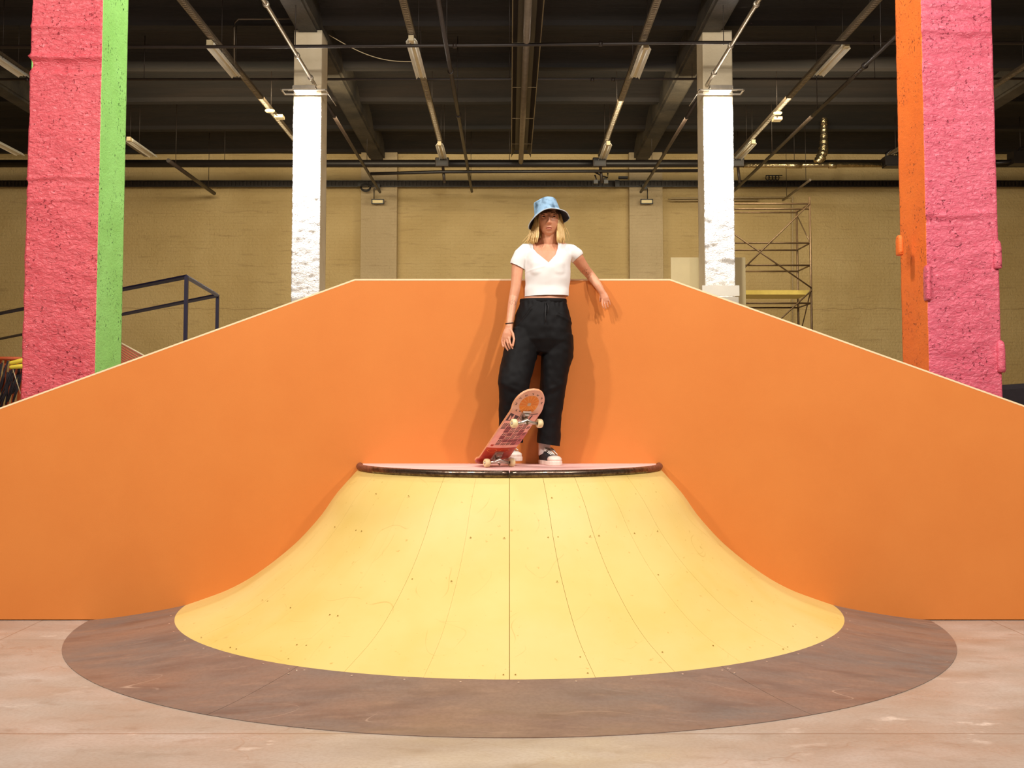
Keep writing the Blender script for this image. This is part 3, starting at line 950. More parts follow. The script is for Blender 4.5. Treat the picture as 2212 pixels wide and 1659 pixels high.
# junction boxes on the main pipe
for px in (955, 1295, 1592):
    p = W(px, 351, 20.5)
    jb = thing('junction_box', 'dark box on the thick black pipe, %s' % {955: 'below the far left-hand strip light', 1295: 'below the far strip light near the middle', 1592: 'beside the right white column'}[px], 'junction box', p, 'dark boxes on the thick black pipe')
    b = MB(); b.box(p, (0.33, 0.16, 0.22)); bmesh.ops.bevel(b.bm, geom=b.bm.edges[:], offset=0.012, segments=1, affect='EDGES'); b.build('case', M['darkpipe'], jb)
    b = MB(); b.box((p.x, p.y - 0.085, p.z), (0.25, 0.012, 0.15)); b.build('cover', M['black'], jb)
    b = MB(); b.tube((p.x + .02, p.y, p.z - .1), (p.x + .06, p.y, p.z - .5), 0.035, n=8); b.build('outlet_pipe', M['darkpipe'], jb)
# wall cable ladder
zl = W(1100, 397, 23.45).z
t = thing('cable_ladder', 'long dark cable ladder fixed along the back wall', 'cable ladder', (0, 23.4, zl))
for s in (-1, 1):
    b = MB(); b.box((0, 23.44, zl + s * 0.075), (29.6, 0.05, 0.025)); b.build('rail', M['black'], t)
b = MB()
for i in range(300):
    b.box((-14.8 + 29.6 * i / 299, 23.45, zl), (0.05, 0.025, 0.13))
b.box((0, 23.475, zl), (29.6, 0.008, 0.15), 0)
o = b.build('rungs', M['darkpipe'], t); o['kind'] = 'stuff'
# radiant heater
hx = 0.28
y0h, y1h = 4.0, WZ(1124, 336, 7.4).y
t = thing('radiant_heater', 'long dark tube heater with a metal reflector hood above the person', 'heater', (hx, y1h, 7.4))
b = MB()
sec = [(-0.235, -0.02), (-0.15, 0.14), (0.15, 0.14), (0.235, -0.02), (0.225, -0.02), (0.145, 0.128), (-0.145, 0.128), (-0.225, -0.02)]
b.prism([(hx + a, 7.4 + c) for a, c in sec], y0h, y1h); b.build('hood', M['darkpipe'], t)
b = MB(); b.path([(hx, y0h, 7.36), (hx, y1h + 0.25, 7.36), (hx, y1h + .38, 7.33), (hx, 20.9, zm + .02)], 0.06, n=12); b.build('burner_tube', M['bronze'], t)
for s in (-1, 1):
    b = MB(); b.box((hx + s * 0.232, (y0h + y1h) / 2, 7.372), (0.016, y1h - y0h, 0.022)); b.build('rim', M['bronze'], t)
for yy in (11.5, 14.2, 16.6, 19.0):
    b = MB(); b.box((hx, yy, 7.385), (0.46, 0.02, 0.008)); b.build('brace', M['galv'], t)
for yy in (8.0, 13.0, 18.0):
    for s in (-1, 1):
        b = MB(); b.tube((hx + s * .15, yy, 7.54), (hx + s * .15, yy, 8.58), 0.006, n=6); b.build('hanger', M['darkpipe'], t)
# detectors on the trays
for (px, py, r, lab) in ((583, 240, .10, 'round pale smoke detector by the outer left tray'), (1680, 245, .09, 'pale detector by the outer right tray')):
    p = WZ(px, py, 7.335)
    t = thing('smoke_detector', lab, 'smoke detector', p)
    b = MB(); b.lathe([(0, -0.03), (r * .7, -0.03), (r, 0.0), (r, 0.02), (0, 0.02)], p, n=20); b.build('sensor', M['cream'], t)
    b = MB(); b.box(p + Vector((0.10, 0.5, 0.0)), (0.17, 0.24, 0.06)); b.build('base_box', M['cream'], t)
    b = MB(); b.tube(p + Vector((.1, .5, 0)), (p.x, p.y, p.z + .01), 0.01, n=6); b.build('link', M['darkpipe'], t)
# flood lamps on pilasters
for px, lab in ((816, 'left'), (1397, 'right')):
    p = W(px, 435.5, 23.3)
    t = thing('wall_floodlight', 'small black-framed floodlight hanging on the %s pilaster' % lab, 'floodlight', p, 'small floodlights on the pilasters')
    b = MB(); 
    for s in (-1, 1):
        b.box(p + Vector((s * 0.155, 0, 0)), (0.025, 0.07, 0.12)); b.box(p + Vector((0, 0, s * 0.055)), (0.32, 0.07, 0.02))
    b.build('frame', M['black'], t)
    b = MB(); b.box(p + Vector((0, 0.01, 0)), (0.29, 0.03, 0.10)); b.build('glass', M['panel'], t)
    b = MB(); b.tube(p + Vector((0.02 if lab == 'right' else -.1, 0, 0.06)), p + Vector((0.02 if lab == 'right' else -.1, 0, 0.36)), 0.012, n=6); b.build('drop_rod', M['black'], t)
    b = MB(); b.box(p + Vector((-0.01 if lab == 'left' else -.06, 0, 0.40)), (0.13, 0.10, 0.14)); b.build('mount_box', M['black'], t)
# coiled cable left of left pilaster
for (cxp, lab) in ((790, 'black coiled cable and bracket left of the left pilaster lamp'),):
    b = MB()
    for k in range(3):
        pts = []
        for i in range(19):
            a = 2 * PI * i / 18
            pts.append(W(cxp + (9 + k) * math.cos(a), 405 + (5 + 2 * k) * math.sin(a), 23.3 - .02 * k))
        b.path(pts, 0.012, n=6)
    b.box(W(cxp - 6, 399, 23.35), (0.28, 0.08, 0.10))
    tag(b.build('cable_coil', M['black']), lab, 'cable')
b = MB()
b.path([W(1285, 378, 20.55), W(1290, 392, 20.55), W(1310, 385, 20.55), W(1312, 392, 20.55)], 0.02, n=8)
b.path([W(1285, 372, 20.55), W(1300, 380, 20.55), W(1313, 384, 20.55), W(1313, 374, 20.55)], 0.02, n=8)
b.box(W(1287, 393, 20.55), (0.1, .1, .09)); b.box(W(1309, 393, 20.55), (0.1, .1, .09))
tag(b.build('cable_loop', M['black']), 'black cable loops and plug boxes under the middle junction box', 'cable')
b = MB(); b.box(W(1346, 384, 23.2), (0.25, .12, .06)); b.box(W(1333, 397, 23.2), (0.11, .12, .18))
tag(b.build('wall_bracket', M['black']), 'small black bracket left of the right pilaster', 'bracket')
yw = 23.5
pts = [W(x, y, yw) for x, y in ((1700, 426), (1560, 427), (1450, 428), (1444, 430), (1450, 433), (1560, 432), (1640, 432))]
b = MB(); b.path(pts, 0.016, n=8); b.path([W(1700, 426, yw), W(1712, 424, yw), W(1712, 720, yw)], 0.016, n=8)
tag(b.build('wall_conduit', M['pilaster']), 'pale conduit looping along the brick wall behind the scaffold', 'conduit')
b = MB()
for k in range(4):
    b.path([W(1658 + 7 * k + 4 * math.cos(2 * PI * i / 14), 384 + 5 * math.sin(2 * PI * i / 14), 23.4 - .03 * (k % 2)) for i in range(15)], 0.014, n=6)
b.path([W(1654, 379, 23.4), W(1690, 379, 23.4)], 0.012, n=6)
tag(b.build('cable_coil', M['black']), 'row of small black cable coils on the wall under the silver pipe', 'cable')
# foil duct
t = thing('foil_duct', 'crinkled silver foil duct bending down from the ceiling at the right', 'duct', W(1780, 225, 20.3))
pts = [W(1779, 215, 20.6), W(1780, 240, 20.6), W(1780, 270, 20.6), W(1780, 300, 20.6), W(1779, 325, 20.6), W(1772, 343, 20.6), W(1762, 354, 20.6)]
rr = [.10, .075, .085, .095, .115, .12, .09]
b = MB()
pp, r2 = [], []
for i in range(len(pts) - 1):
    for j in range(5):
        u = j / 5
        pp.append(pts[i].lerp(pts[i + 1], u)); r2.append((rr[i] * (1 - u) + rr[i + 1] * u) * (1 + 0.12 * math.sin((i * 5 + j) * 2.4)))
b.loft(pp, r2, n=16, ref=(0, 1, 0)); b.build('flexible_hose', M['alu'], t)
a_, c_ = W(1606, 357, 20.55), W(1905, 356, 20.55)
b = MB(); b.tube(a_, c_, 0.065, n=16); b.build('silver_pipe', M['alu'], t)
for xa_, xb_ in ((1697, 1732), (1790, 1806)):
    b = MB(); b.tube(W(xa_, 357, 20.55), W(xb_, 357, 20.55), 0.08, n=16); b.build('sleeve', M['alu'], t)
b = MB(); b.tube(pts[0], (pts[0].x, pts[0].y, 8.12), 0.08, n=12); b.build('riser', M['alu'], t)
b = MB(); b.box(W(1778, 248, 20.6), (0.34, .06, .05)); b.build('clamp', M['bronze'], t)
t = thing('fan_heater', 'black fan unit at the end of the silver pipe beside the orange-sided column', 'heater', W(1925, 352, 20.5))
b = MB(); b.box(W(1935, 350, 20.5), (0.62, 0.4, 0.26)); bmesh.ops.bevel(b.bm, geom=b.bm.edges[:], offset=0.03, segments=2, affect='EDGES'); b.build('case', M['black'], t)
b = MB(); b.path([W(1912, 345, 20.5), W(1914, 332, 20.5), W(1925, 324, 20.5), W(1942, 322, 20.5)], 0.035, n=8); b.build('hose', M['black'], t)
b = MB(); b.tube(W(1935, 350, 20.5), (W(1935, 350, 20.5).x, 20.5, 8.58), 0.008, n=6); b.build('hanger', M['darkpipe'], t)
t = thing('fan_heater', 'black fan unit seen at the far right edge beyond the pink column', 'heater', W(2200, 345, 20.5))
b = MB(); b.box(W(2205, 343, 20.5), (0.5, 0.4, 0.3)); b.build('case', M['black'], t)
b = MB(); b.path([W(2150, 352, 20.5), W(2180, 350, 20.5), W(2192, 342, 20.5), W(2204, 322, 20.5), W(2220, 316, 20.5)], 0.04, n=8); b.build('hose', M['black'], t)
b = MB(); b.tube(W(2205, 343, 20.5), (W(2205, 343, 20.5).x, 20.5, 8.58), 0.008, n=6); b.build('hanger', M['darkpipe'], t)

# ------------------------------------------------------------------ things behind the partition
# scaffold tower
ya, yb = 16.4, 17.5
xa, xb = W(1562, 500, ya).x, W(1750, 500, ya).x
t = thing('scaffold_tower', 'brown steel scaffold tower with a yellow deck right of the right white column', 'scaffold', ((xa + xb) / 2, (ya + yb) / 2, 0))
ztop = W(1750, 425, ya).z


def zz(py, yy=ya): return W(1700, py, yy).z


M['scaf'] = mat('scaffold_tube', lin(106, 84, 60), 0.4, metal=0.5, var=0.3, vscale=8)
for x in (xa, xb):
    for yy in (ya, yb):
        b = MB(); b.tube((x, yy, 0.0), (x, yy, ztop if yy == ya else ztop - 0.05), 0.024); b.build('post', M['scaf'], t)
for py in (440, 525, 573, 655, 760, 860):
    for yy in (ya, yb):
        z = zz(py)
        for dz in ((0, -0.11) if py in (440,) and yy == ya else (0,)):
            b = MB(); b.tube((xa, yy, z + dz), (xb, yy, z + dz), 0.018); b.build('rail', M['scaf'], t)
    for x in (xa, xb):
        b = MB(); b.tube((x, ya, z), (x, yb, z), 0.016); b.build('end_rail', M['scaf'], t)
for (z0, z1, f) in ((zz(622), zz(440), 1), (zz(622), zz(490), -1), (zz(800), zz(628), 1)):
    b = MB()
    b.tube((xa if f > 0 else xb, ya - .02, z0), (xb if f > 0 else xa, ya - .02, z1), 0.016); b.build('brace', M['scaf'], t)
b = MB(); b.tube((xb, ya, zz(525)), (xb, yb, zz(445)), 0.012); b.tube((xb, ya, zz(625)), (xb, yb, zz(730)), 0.012); b.build('brace', M['scaf'], t)
b = MB(); b.box(((xa + xb) / 2, (ya + yb) / 2, zz(631)), (xb - xa - .06, yb - ya - .1, 0.09)); b.build('deck', M['yboard'], t)
# plywood board behind the right white column
p, q = W(1449, 556, 13.6), W(1610, 556, 13.6)
b = MB(); b.box(((p.x + q.x) / 2, 13.62, p.z / 2), (q.x - p.x, 0.03, p.z)); tag(b.build('plywood_board', M['panel']), 'cream primed plywood board standing behind the right white column', 'board')
# white boxed base of that column
p, q = W(1516, 617, YC2 - 0.03), W(1596, 617, YC2 - 0.03)
t = thing('column_boxing', 'white timber boxing around the foot of the right white column', 'column boxing', ((p.x + q.x) / 2, YC2 - 0.02, 0))
b = MB(); b.box(((p.x + q.x) / 2 + 0.01, YC2 - 0.035, p.z / 2 - 0.1), (q.x - p.x - 0.04, 0.03, p.z - 0.2)); b.build('board', M['whitetrim'], t)
b = MB(); b.box(((p.x + q.x) / 2, YC2 - 0.06, p.z - 0.09), (q.x - p.x, 0.03, 0.18)); b.build('collar', M['whitetrim'], t)

# navy handrail
t = thing('handrail', 'navy blue square-tube handrail behind the pink and green column', 'railing', W(403, 700, 5.4))
def sq(a, c, s=0.038):
    a, c = Vector(a), Vector(c)
    b = MB()
    d = c - a
    b.loft([a, c], [s * .72, s * .72], n=4, ref=(0, 0, 1) if abs(d.normalized().z) < .9 else (1, 1, 0), smooth=False)
    return b
A1 = W(403, 598, 5.4); z1 = A1.z
A2 = WZ(470, 638, z1)
B1 = WZ(-20, 681, z1); B2 = WZ(-20, 736, z1)
for nm, a, c in (('top_rail', A1, B1), ('top_rail', A2, B2), ('end_rail', A1, A2), ('post', A1, (A1.x, A1.y, 0)), ('post', A2, (A2.x, A2.y, 0)), ('post', B1, (B1.x, B1.y, 0)), ('post', B2, (B2.x, B2.y, 0))):
    sq(a, c).build(nm, M['navy'], t)

# rope climbing net at the left edge
M['rope'] = mat('black_rope', lin(34, 24, 30), 0.8, var=0.3, vscale=40)
M['orope'] = mat('orange_slat', lin(190, 82, 34), 0.6, var=0.25, vscale=10)
M['yroll'] = mat('yellow_strap', lin(240, 214, 70), 0.5, var=0.1)
yn = 3.6
t = thing('rope_net', 'black rope net with orange slats and yellow straps left of the pink column', 'net', W(20, 860, yn))
for k in range(8):
    p = W(-24 + 12 * k, 772, yn + .05); q = W(-34 + 12 * k, 905, yn + .05)
    b = MB(); b.box((p + q) / 2, (0.028, 0.02, (p.z - q.z)), rot=Matrix.Rotation(0.08, 3, 'Y')); b.build('slat', M['orope'], t)
b = MB(); b.tube(W(-30, 774, yn), W(52, 775, yn), 0.018); b.build('top_bar', M['orope'], t)
for k in range(26):
    x0 = -34 + k * 3.5 + rnd.uniform(-2, 2)
    y0_ = 776 + rnd.uniform(0, 30)
    x1 = x0 - 14 - rnd.uniform(0, 16)
    a_, c_ = W(x0, y0_, yn - .03), W(x1, y0_ + 70 + rnd.uniform(0, 30), yn - .06)
    m_ = a_.lerp(c_, .5) + Vector((rnd.uniform(-.02, .02), 0, rnd.uniform(-.02, .02)))
    b = MB(); b.path([a_, m_, c_], 0.009, n=6, ref=(0, 1, 0)); b.build('rope', M['rope'], t)
for k in range(2):
    b = MB(); a_, c_ = W(24, 784 + 9 * k, yn - .12), W(60, 776 + 14 * k, yn - .12)
    b.loft([a_, c_], [0.018, 0.026], n=14, dome=True); b.build('strap_roll', M['yroll'], t)
b = MB(); b.path([W(28, 798, yn - .12), W(44, 850, yn - .12)], 0.004, n=5); b.build('cord', M['cream'], t)
b = MB(); b.tube(W(-28, 775, yn), (W(-28, 775, yn).x, yn, 0), 0.02); b.build('post', M['orope'], t)
# red strings right of the green column face
M['redstr'] = mat('red_cord', lin(206, 92, 80), 0.6, var=0.15, vscale=20)
t = thing('string_net', 'fan of red cords under a pale rail just right of the green column face', 'net', W(290, 770, 4.2))
for k in range(9):
    b = MB(); b.tube(W(255, 740 + k * 5.2, 4.2), W(330, 783 + k * 6.5, 4.2), 0.0065, n=6); b.build('cord', M['redstr'], t)
b = MB(); b.tube(W(250, 735, 4.2), W(332, 780, 4.2), 0.010, n=8); b.build('rail', M['cream'], t)
for px in (252, 328):
    b = MB(); q_ = W(px, 778 if px > 300 else 736, 4.2); b.tube(q_, (q_.x, q_.y, 0), 0.012, n=8); b.build('post', M['cream'], t)
# dark covered pile at the right edge
p = W(2200, 830, 3.0)
t = thing('dark_tent', 'black fabric cover seen at the right edge beyond the pink column', 'cover', (p.x, 3.4, 0))
b = MB()
nn_ = 16
rings = []
for i, (s, z) in enumerate(((1.0, 0.0), (1.0, 0.9), (0.97, p.z - 0.04), (0.9, p.z))):
    ring = []
    for k in range(nn_ * 4):
        a = 2 * PI * k / (nn_ * 4)
        ca, sa = math.cos(a), math.sin(a)
        r = 1 / max(abs(ca), abs(sa))
        ring.append(b.bm.verts.new((p.x + 0.28 + s * ca * r * 0.55 + 0.012 * math.sin(a * 22) * (z < p.z), 3.5 + s * sa * r * 0.6, z + 0.01 * math.sin(a * 9))))
    rings.append(ring)
for A, B in zip(rings, rings[1:]):
    for k in range(len(A)): b.bm.faces.new((A[k], A[(k + 1) % len(A)], B[(k + 1) % len(A)], B[k]))
b.bm.faces.new(rings[-1])
b.build('cover', M['rope'], t)
# ------------------------------------------------------------------ skateboard
BOARD_ROT = Matrix.Rotation(-1.094, 3, 'Z') @ Matrix.Rotation(-0.602, 3, 'Y') @ Matrix.Rotation(-0.009, 3, 'X')
BOARD_LOC = Vector((0.0032, -0.5699, 1.2024))
sk = thing('skateboard', 'skateboard with pink, orange and black underside standing on its tail beside the shoes', 'skateboard', BOARD_LOC)
sk.rotation_euler = BOARD_ROT.to_euler()


def dz_(x):
    a = abs(x) - 0.235
    if a <= 0: return 0.0
    return 0.31 * a * min(1, a / 0.05) if a < 0.05 else 0.31 * a


def dhw(x):
    a = abs(x)
    if a < 0.27: return 0.1025
    t = min(1, (a - 0.27) / 0.132)
    return 0.1025 * math.sqrt(max(0, 1 - t ** 2.3))


b = MB()
xs = sorted(set([round(-0.402 + 0.804 * i / 120, 5) for i in range(121)]))
TH = 0.011
rings = []
for x in xs:
    hw = max(dhw(x), 0.002)
    ring = []
    for k in range(17):
        yy = -hw + 2 * hw * k / 16
        cc = 0.006 * (yy / 0.1025) ** 2
        ring.append((x, yy, dz_(x) + cc))
    rings.append(ring)
topv = [[b.bm.verts.new(v) for v in r] for r in rings]
botv = [[b.bm.verts.new((v[0], v[1], v[2] - TH)) for v in r] for r in rings]
for i in range(len(xs) - 1):
    for k in range(16):
        f = b.bm.faces.new((topv[i][k], topv[i + 1][k], topv[i + 1][k + 1], topv[i][k + 1])); f.material_index = 1; f.smooth = True
        f = b.bm.faces.new((botv[i][k], botv[i][k + 1], botv[i + 1][k + 1], botv[i + 1][k])); f.smooth = True
        f.material_index = 0 if xs[i] > -0.135 else 3
    for k in (0, 16):
        f = b.bm.faces.new((topv[i][k], botv[i][k], botv[i + 1][k], topv[i + 1][k])); f.material_index = 2
for i in (0, len(xs) - 1):
    for k in range(16):
        f = b.bm.faces.new((topv[i][k], botv[i][k], botv[i][k + 1], topv[i][k + 1])); f.material_index = 2
M['dpink'] = mat('pink_deck_graphic', lin(238, 178, 164), 0.35, col2=lin(244, 196, 178), vscale=14)
M['dred'] = mat('red_tail_graphic', lin(206, 74, 34), 0.32, col2=lin(160, 40, 26), vscale=10)
M['dedge'] = mat('maple_ply_edge', lin(232, 164, 118), 0.5, var=0.2, vscale=30)
M['dblack'] = mat('graphic_black', lin(52, 22, 26), 0.4, var=0.2)
M['dorange'] = mat('graphic_orange', lin(244, 138, 44), 0.4, var=0.12, vscale=40)
M['dcream'] = mat('graphic_pale_orange', lin(250, 176, 98), 0.4, var=0.05)
M['dmaroon'] = mat('graphic_dusty_rose', lin(196, 112, 112), 0.4, var=0.1)
o = b.build('deck', [M['dpink'], M['grip'], M['dedge'], M['dred']], sk, local=True)


def DP(x, y, e=0.0006):
    cc = 0.006 * (y / 0.1025) ** 2
    return Vector((x, y, dz_(x) + cc - TH - e))


b = MB()


def quad(pts, mi, e=0.0006):
    b.face([DP(x, y, e) for x, y in pts], mi)


# citrus slice
CX, CR = 0.300, 0.060
for k in range(14):
    a0 = 2 * PI * k / 14 + 0.05; a1 = 2 * PI * (k + 1) / 14 - 0.05
    for j in range(4):
        r0, r1 = 0.014 + (CR - 0.014) * j / 4, 0.014 + (CR - 0.014) * (j + 1) / 4
        quad([(CX + r * math.cos(a), r * 1.02 * math.sin(a)) for r, a in ((r0, a0), (r1, a0), (r1, a1), (r0, a1))], 1, 0.0010)
for k in range(28):
    a0 = 2 * PI * k / 28; a1 = 2 * PI * (k + 1) / 28
    for j in range(4):
        r0, r1 = CR * 1.03 * j / 4, CR * 1.03 * (j + 1) / 4
        if j == 0: b.face([DP(CX, 0, .0006), DP(CX + r1 * math.cos(a0), r1 * math.sin(a0), .0006), DP(CX + r1 * math.cos(a1), r1 * math.sin(a1), .0006)], 2)
        else: quad([(CX + r * math.cos(a), r * math.sin(a)) for r, a in ((r0, a0), (r1, a0), (r1, a1), (r0, a1))], 2, 0.0006)
quad([(CX - .01, -.01), (CX + .01, -.01), (CX + .01, .01), (CX - .01, .01)], 3, 0.0014)
# small letter-like marks round the nose
for k, a in enumerate((-2.2, -1.55, -1.0, -0.5, 0.0, 0.45, 0.95, 1.5)):
    r = 0.083
    cx, cy = CX + r * math.cos(a) * 0.86, r * 1.0 * math.sin(a)
    t = (-math.sin(a), math.cos(a)); n = (math.cos(a), math.sin(a))
    for (u0, v0, u1, v1) in (((-.007, -.004, -.004, .005), (-.007, -.005, .005, -.002), (.003, -.002, .006, .004)) if k % 2 else ((-.006, .002, .006, .005), (.002, -.005, .006, .004))):
        quad([(cx + t[0] * u + n[0] * v, cy + t[1] * u + n[1] * v) for u, v in ((u0, v0), (u1, v0), (u1, v1), (u0, v1))], 0)
# basket weave
cell = 0.034
for i in range(-4, 5):
    for j in range(-3, 3):
        x0, y0 = 0.03 + i * cell, j * cell + 0.004
        if x0 < -0.125 or x0 + cell > 0.155 or (y0 < -0.07 and i < 1): continue
        hz = (i + j) % 2
        if rnd.random() < 0.3: quad([(x0, y0), (x0 + cell, y0), (x0 + cell, y0 + cell), (x0, y0 + cell)], 4, 0.0005)
        for s in range(3):
            o0 = 0.003 + s * 0.0105; w_ = 0.0052
            if hz: q = [(x0 + .003, y0 + o0), (x0 + cell - .004, y0 + o0 + .004), (x0 + cell - .004, y0 + o0 + w_ + .004), (x0 + .003, y0 + o0 + w_)]
            else: q = [(x0 + o0, y0 + .003), (x0 + o0 + w_, y0 + .003), (x0 + o0 + w_ + .004, y0 + cell - .004), (x0 + o0 + .004, y0 + cell - .004)]
            if max(abs(v) for _, v in q) < 0.1: quad(q, 0, 0.0009)
# black emblem under the front truck, outlines beside it
quad([(0.155, -0.098), (0.235, -0.096), (0.205, -0.03), (0.160, -0.035)], 0)
quad([(0.165, -0.085), (0.215, -0.088), (0.200, -0.078), (0.168, -0.074)], 5, 0.0012)
quad([(0.168, -0.070), (0.200, -0.073), (0.196, -0.062), (0.170, -0.058)], 5, 0.0012)
quad([(0.172, 0.045), (0.215, 0.05), (0.212, 0.058), (0.168, 0.055)], 0)
quad([(0.225, 0.03), (0.232, 0.085), (0.224, 0.085), (0.218, 0.03)], 0)
quad([(0.26, -0.05), (0.264, 0.02), (0.255, 0.02), (0.250, -0.05)], 0)
for cy_ in (-0.055, 0.03):
    for k in range(20):
        a0, a1 = 2 * PI * k / 20, 2 * PI * (k + 1) / 20
        quad([(-0.165 + r * 0.55 * math.cos(a), cy_ + r * math.sin(a)) for r, a in ((.030, a0), (.0325, a0), (.0325, a1), (.030, a1))], 2)
quad([(-0.118, -0.085), (-0.100, -0.085), (-0.100, -0.065), (-0.118, -0.070)], 6)
o = b.build('graphic', [M['dblack'], M['dorange'], M['dcream'], M['galv'], M['dmaroon'], M['dpink'], M['dred']], sk, local=True, fix=False)
o['label'] = 'citrus slice and basket weave artwork on the underside'
for s, nm in ((1, 'front'), (-1, 'rear')):
    x = s * 0.215
    tr = MB()
    zb = dz_(x) - TH
    tr.box((x, 0, zb - 0.004), (0.085, 0.054, 0.008)); 
    tr.box((x - s * .022, 0, zb - 0.016), (0.022, 0.03, 0.02)); tr.box((x + s * .020, 0, zb - 0.014), (0.02, 0.026, 0.016))
    tr.loft([(x, -0.062, -0.066), (x, -0.03, -0.060), (x, 0, -0.050), (x, 0.03, -0.060), (x, 0.062, -0.066)], [(0.009, 0.008), (0.011, 0.011), (0.015, 0.020), (0.011, 0.011), (0.009, 0.008)], n=12, ref=(1, 0, 0))
    tro = tr.build('truck', M['truck'], sk, local=True)
    a = MB(); a.tube((x, -0.104, -0.066), (x, 0.104, -0.066), 0.004, n=10); a.build('axle', M['truck'], tro, local=True)
    kp = MB(); kp.lathe([(0, -0.078), (.006, -0.078), (.006, -0.064), (.012, -0.064), (.014, -0.044), (.011, -0.03)], (x + s * .004, 0, 0), n=12); kp.build('kingpin', M['bearing'], tro, local=True)
    for q in (-1, 1):
        wl = MB()
        wl.lathe([(0.009, -0.014), (0.019, -0.017), (0.0245, -0.013), (0.0262, -0.004), (0.0262, 0.004), (0.0245, 0.013), (0.019, 0.017), (0.009, 0.014), (0.009, -0.014)], (x, q * 0.084, -0.066), axis='Y', n=28)
        wo = wl.build('wheel', M['wheel'], sk, local=True)
        br = MB(); br.lathe([(0.0, -0.012), (0.009, -0.012), (0.009, 0.012), (0.0, 0.012)], (x, q * 0.084, -0.066), axis='Y', n=16); br.build('bearing', M['bearing'], wo, local=True)
    for dx in (-.027, .027):
        for dy in (-.02, .02):
            h = MB(); h.lathe([(0, -0.003), (.004, -0.003), (.004, 0)], (x + dx, dy, zb - 0.008), n=6); h.build('bolt', M['truck'], tro, local=True)

# ------------------------------------------------------------------ person
PX = 341.5
person = thing('person', 'person in a blue bucket hat, white T-shirt and black trousers leaning on the partition', 'person', (W(1165, 1000, -0.15).x, -0.16, 1.0))


def C(px, py, y): return W(px, py, y)


body = MB()
# torso
T = [(1172, 742, 44, .085, -.15), (1173, 715, 50, .105, -.15), (1174, 690, 50, .112, -.145), (1176, 665, 46, .104, -.14), (1177.5, 648, 45.5, .102, -.141), (1179.5, 638, 44.5, .098, -.140),
     (1181, 625, 41, .088, -.135), (1182, 600, 43, .095, -.132), (1183, 582, 45, .102, -.132), (1183.5, 565, 45.5, .094, -.126), (1184.5, 550, 44, .080, -.118), (1185, 539, 38, .064, -.112), (1185, 531, 27, .052, -.11)]
body.loft([C(a, b_, y) for a, b_, w_, r, y in T], [(w_ / PX, r) for a, b_, w_, r, y in T], n=40, ref=(0, 1, 0), power=2.2)
# bust
for sx in (-1, 1):
    c = C(1183 + sx * 20, 584, -.175)
    body.loft([c + Vector((0, 0.03, 0.02)), c, c + Vector((0, -0.012, -0.008))], [.055, .052, .030], n=16, dome=True)
# neck
body.loft([C(1186, 541, -.105), C(1186, 528, -.115), C(1186, 515, -.128), C(1186, 500, -.135)], [(.068, .056), (.053, .050), (.0495, .048), (.048, .048)], n=24)
for sx in (-1, 1):
    body.loft([C(1185 + sx * 8, 518, -.105), C(1185 + sx * 22, 530, -.10), C(1185 + sx * 38, 538, -.105)], [.030, .032, .034], n=16, dome=True)
# collar bones
for sx in (-1, 1):
    body.loft([C(1185 + sx * 6, 535.5, -.158), C(1185 + sx * 24, 533.5, -.155), C(1185 + sx * 46, 536, -.125)], [.008, .0085, .009], n=8, dome=True)
# shoulders and arms
armL = [(1143, 541, .036, .038, -.112), (1131, 545.5, .040, .042, -.115), (1123, 556, .041, .044, -.122), (1118.5, 575, .039, .043, -.13), (1116, 600, .0345, .038, -.14), (1113.5, 622, .032, .035, -.148),
        (1109.5, 642, .030, .033, -.155), (1106, 660, .0275, .030, -.182), (1103.2, 680, .0245, .026, -.212), (1101, 696, .0215, .021, -.236), (1100, 706, .0215, .018, -.248)]
body.loft([C(a, b_, y) for a, b_, r1, r2, y in armL], [(r1, r2) for a, b_, r1, r2, y in armL], n=24, dome=True)
armR = [(1226, 540, .040, .042, -.108), (1238, 545, .043, .046, -.105), (1247, 557, .041, .044, -.088), (1256, 571, .037, .040, -.06), (1264, 582, .033, .036, -.028), (1271, 590, .031, .033, -.002),
        (1277, 597, .030, .031, -.006), (1285, 607, .0285, .029, -.030), (1293, 618, .0255, .025, -.05), (1299, 628, .0215, .020, -.06), (1302.5, 634, .021, .0175, -.062)]
body.loft([C(a, b_, y) for a, b_, r1, r2, y in armR], [(r1, r2) for a, b_, r1, r2, y in armR], n=24, dome=True)


def fingers(lst):
    for pts, r in lst:
        n = len(pts)
        P = [C(*p) for p in pts]
        body.loft(P, [r * (1 - 0.26 * i / (n - 1)) for i in range(n)], n=12, dome=True)


# left-hand side hand hanging by the thigh
hy = -.062
body.loft([C(1100, 703, -.184 + hy), C(1098.5, 712, -.190 + hy), C(1096.5, 721, -.195 + hy), C(1094, 730, -.195 + hy), C(1093, 735, -.194 + hy)],
          [(.0215, .016), (.027, .0155), (.033, .015), (.032, .013), (.028, .010)], n=20, ref=(0.35, 1, 0), dome=True)
fingers([([(1085.8, 729, -.186 + hy), (1084.4, 737, -.186 + hy), (1085.4, 743, -.188 + hy), (1087.3, 748.5, -.194 + hy)], .0078),
         ([(1090, 732, -.192 + hy), (1090, 742, -.196 + hy), (1093.8, 751, -.200 + hy), (1098.6, 758, -.204 + hy)], .0084),
         ([(1094.8, 733, -.200 + hy), (1096.8, 742, -.210 + hy), (1100, 750, -.214 + hy), (1104.3, 757.5, -.214 + hy)], .0084),
         ([(1099.4, 730, -.208 + hy), (1101.5, 740, -.222 + hy), (1104.8, 748, -.228 + hy), (1109.0, 755, -.226 + hy)], .0080),
         ([(1102.5, 711, -.200 + hy), (1108, 721, -.214 + hy), (1110.5, 733, -.226 + hy), (1109.0, 741, -.232 + hy), (1107.8, 747, -.236 + hy)], .0088)])
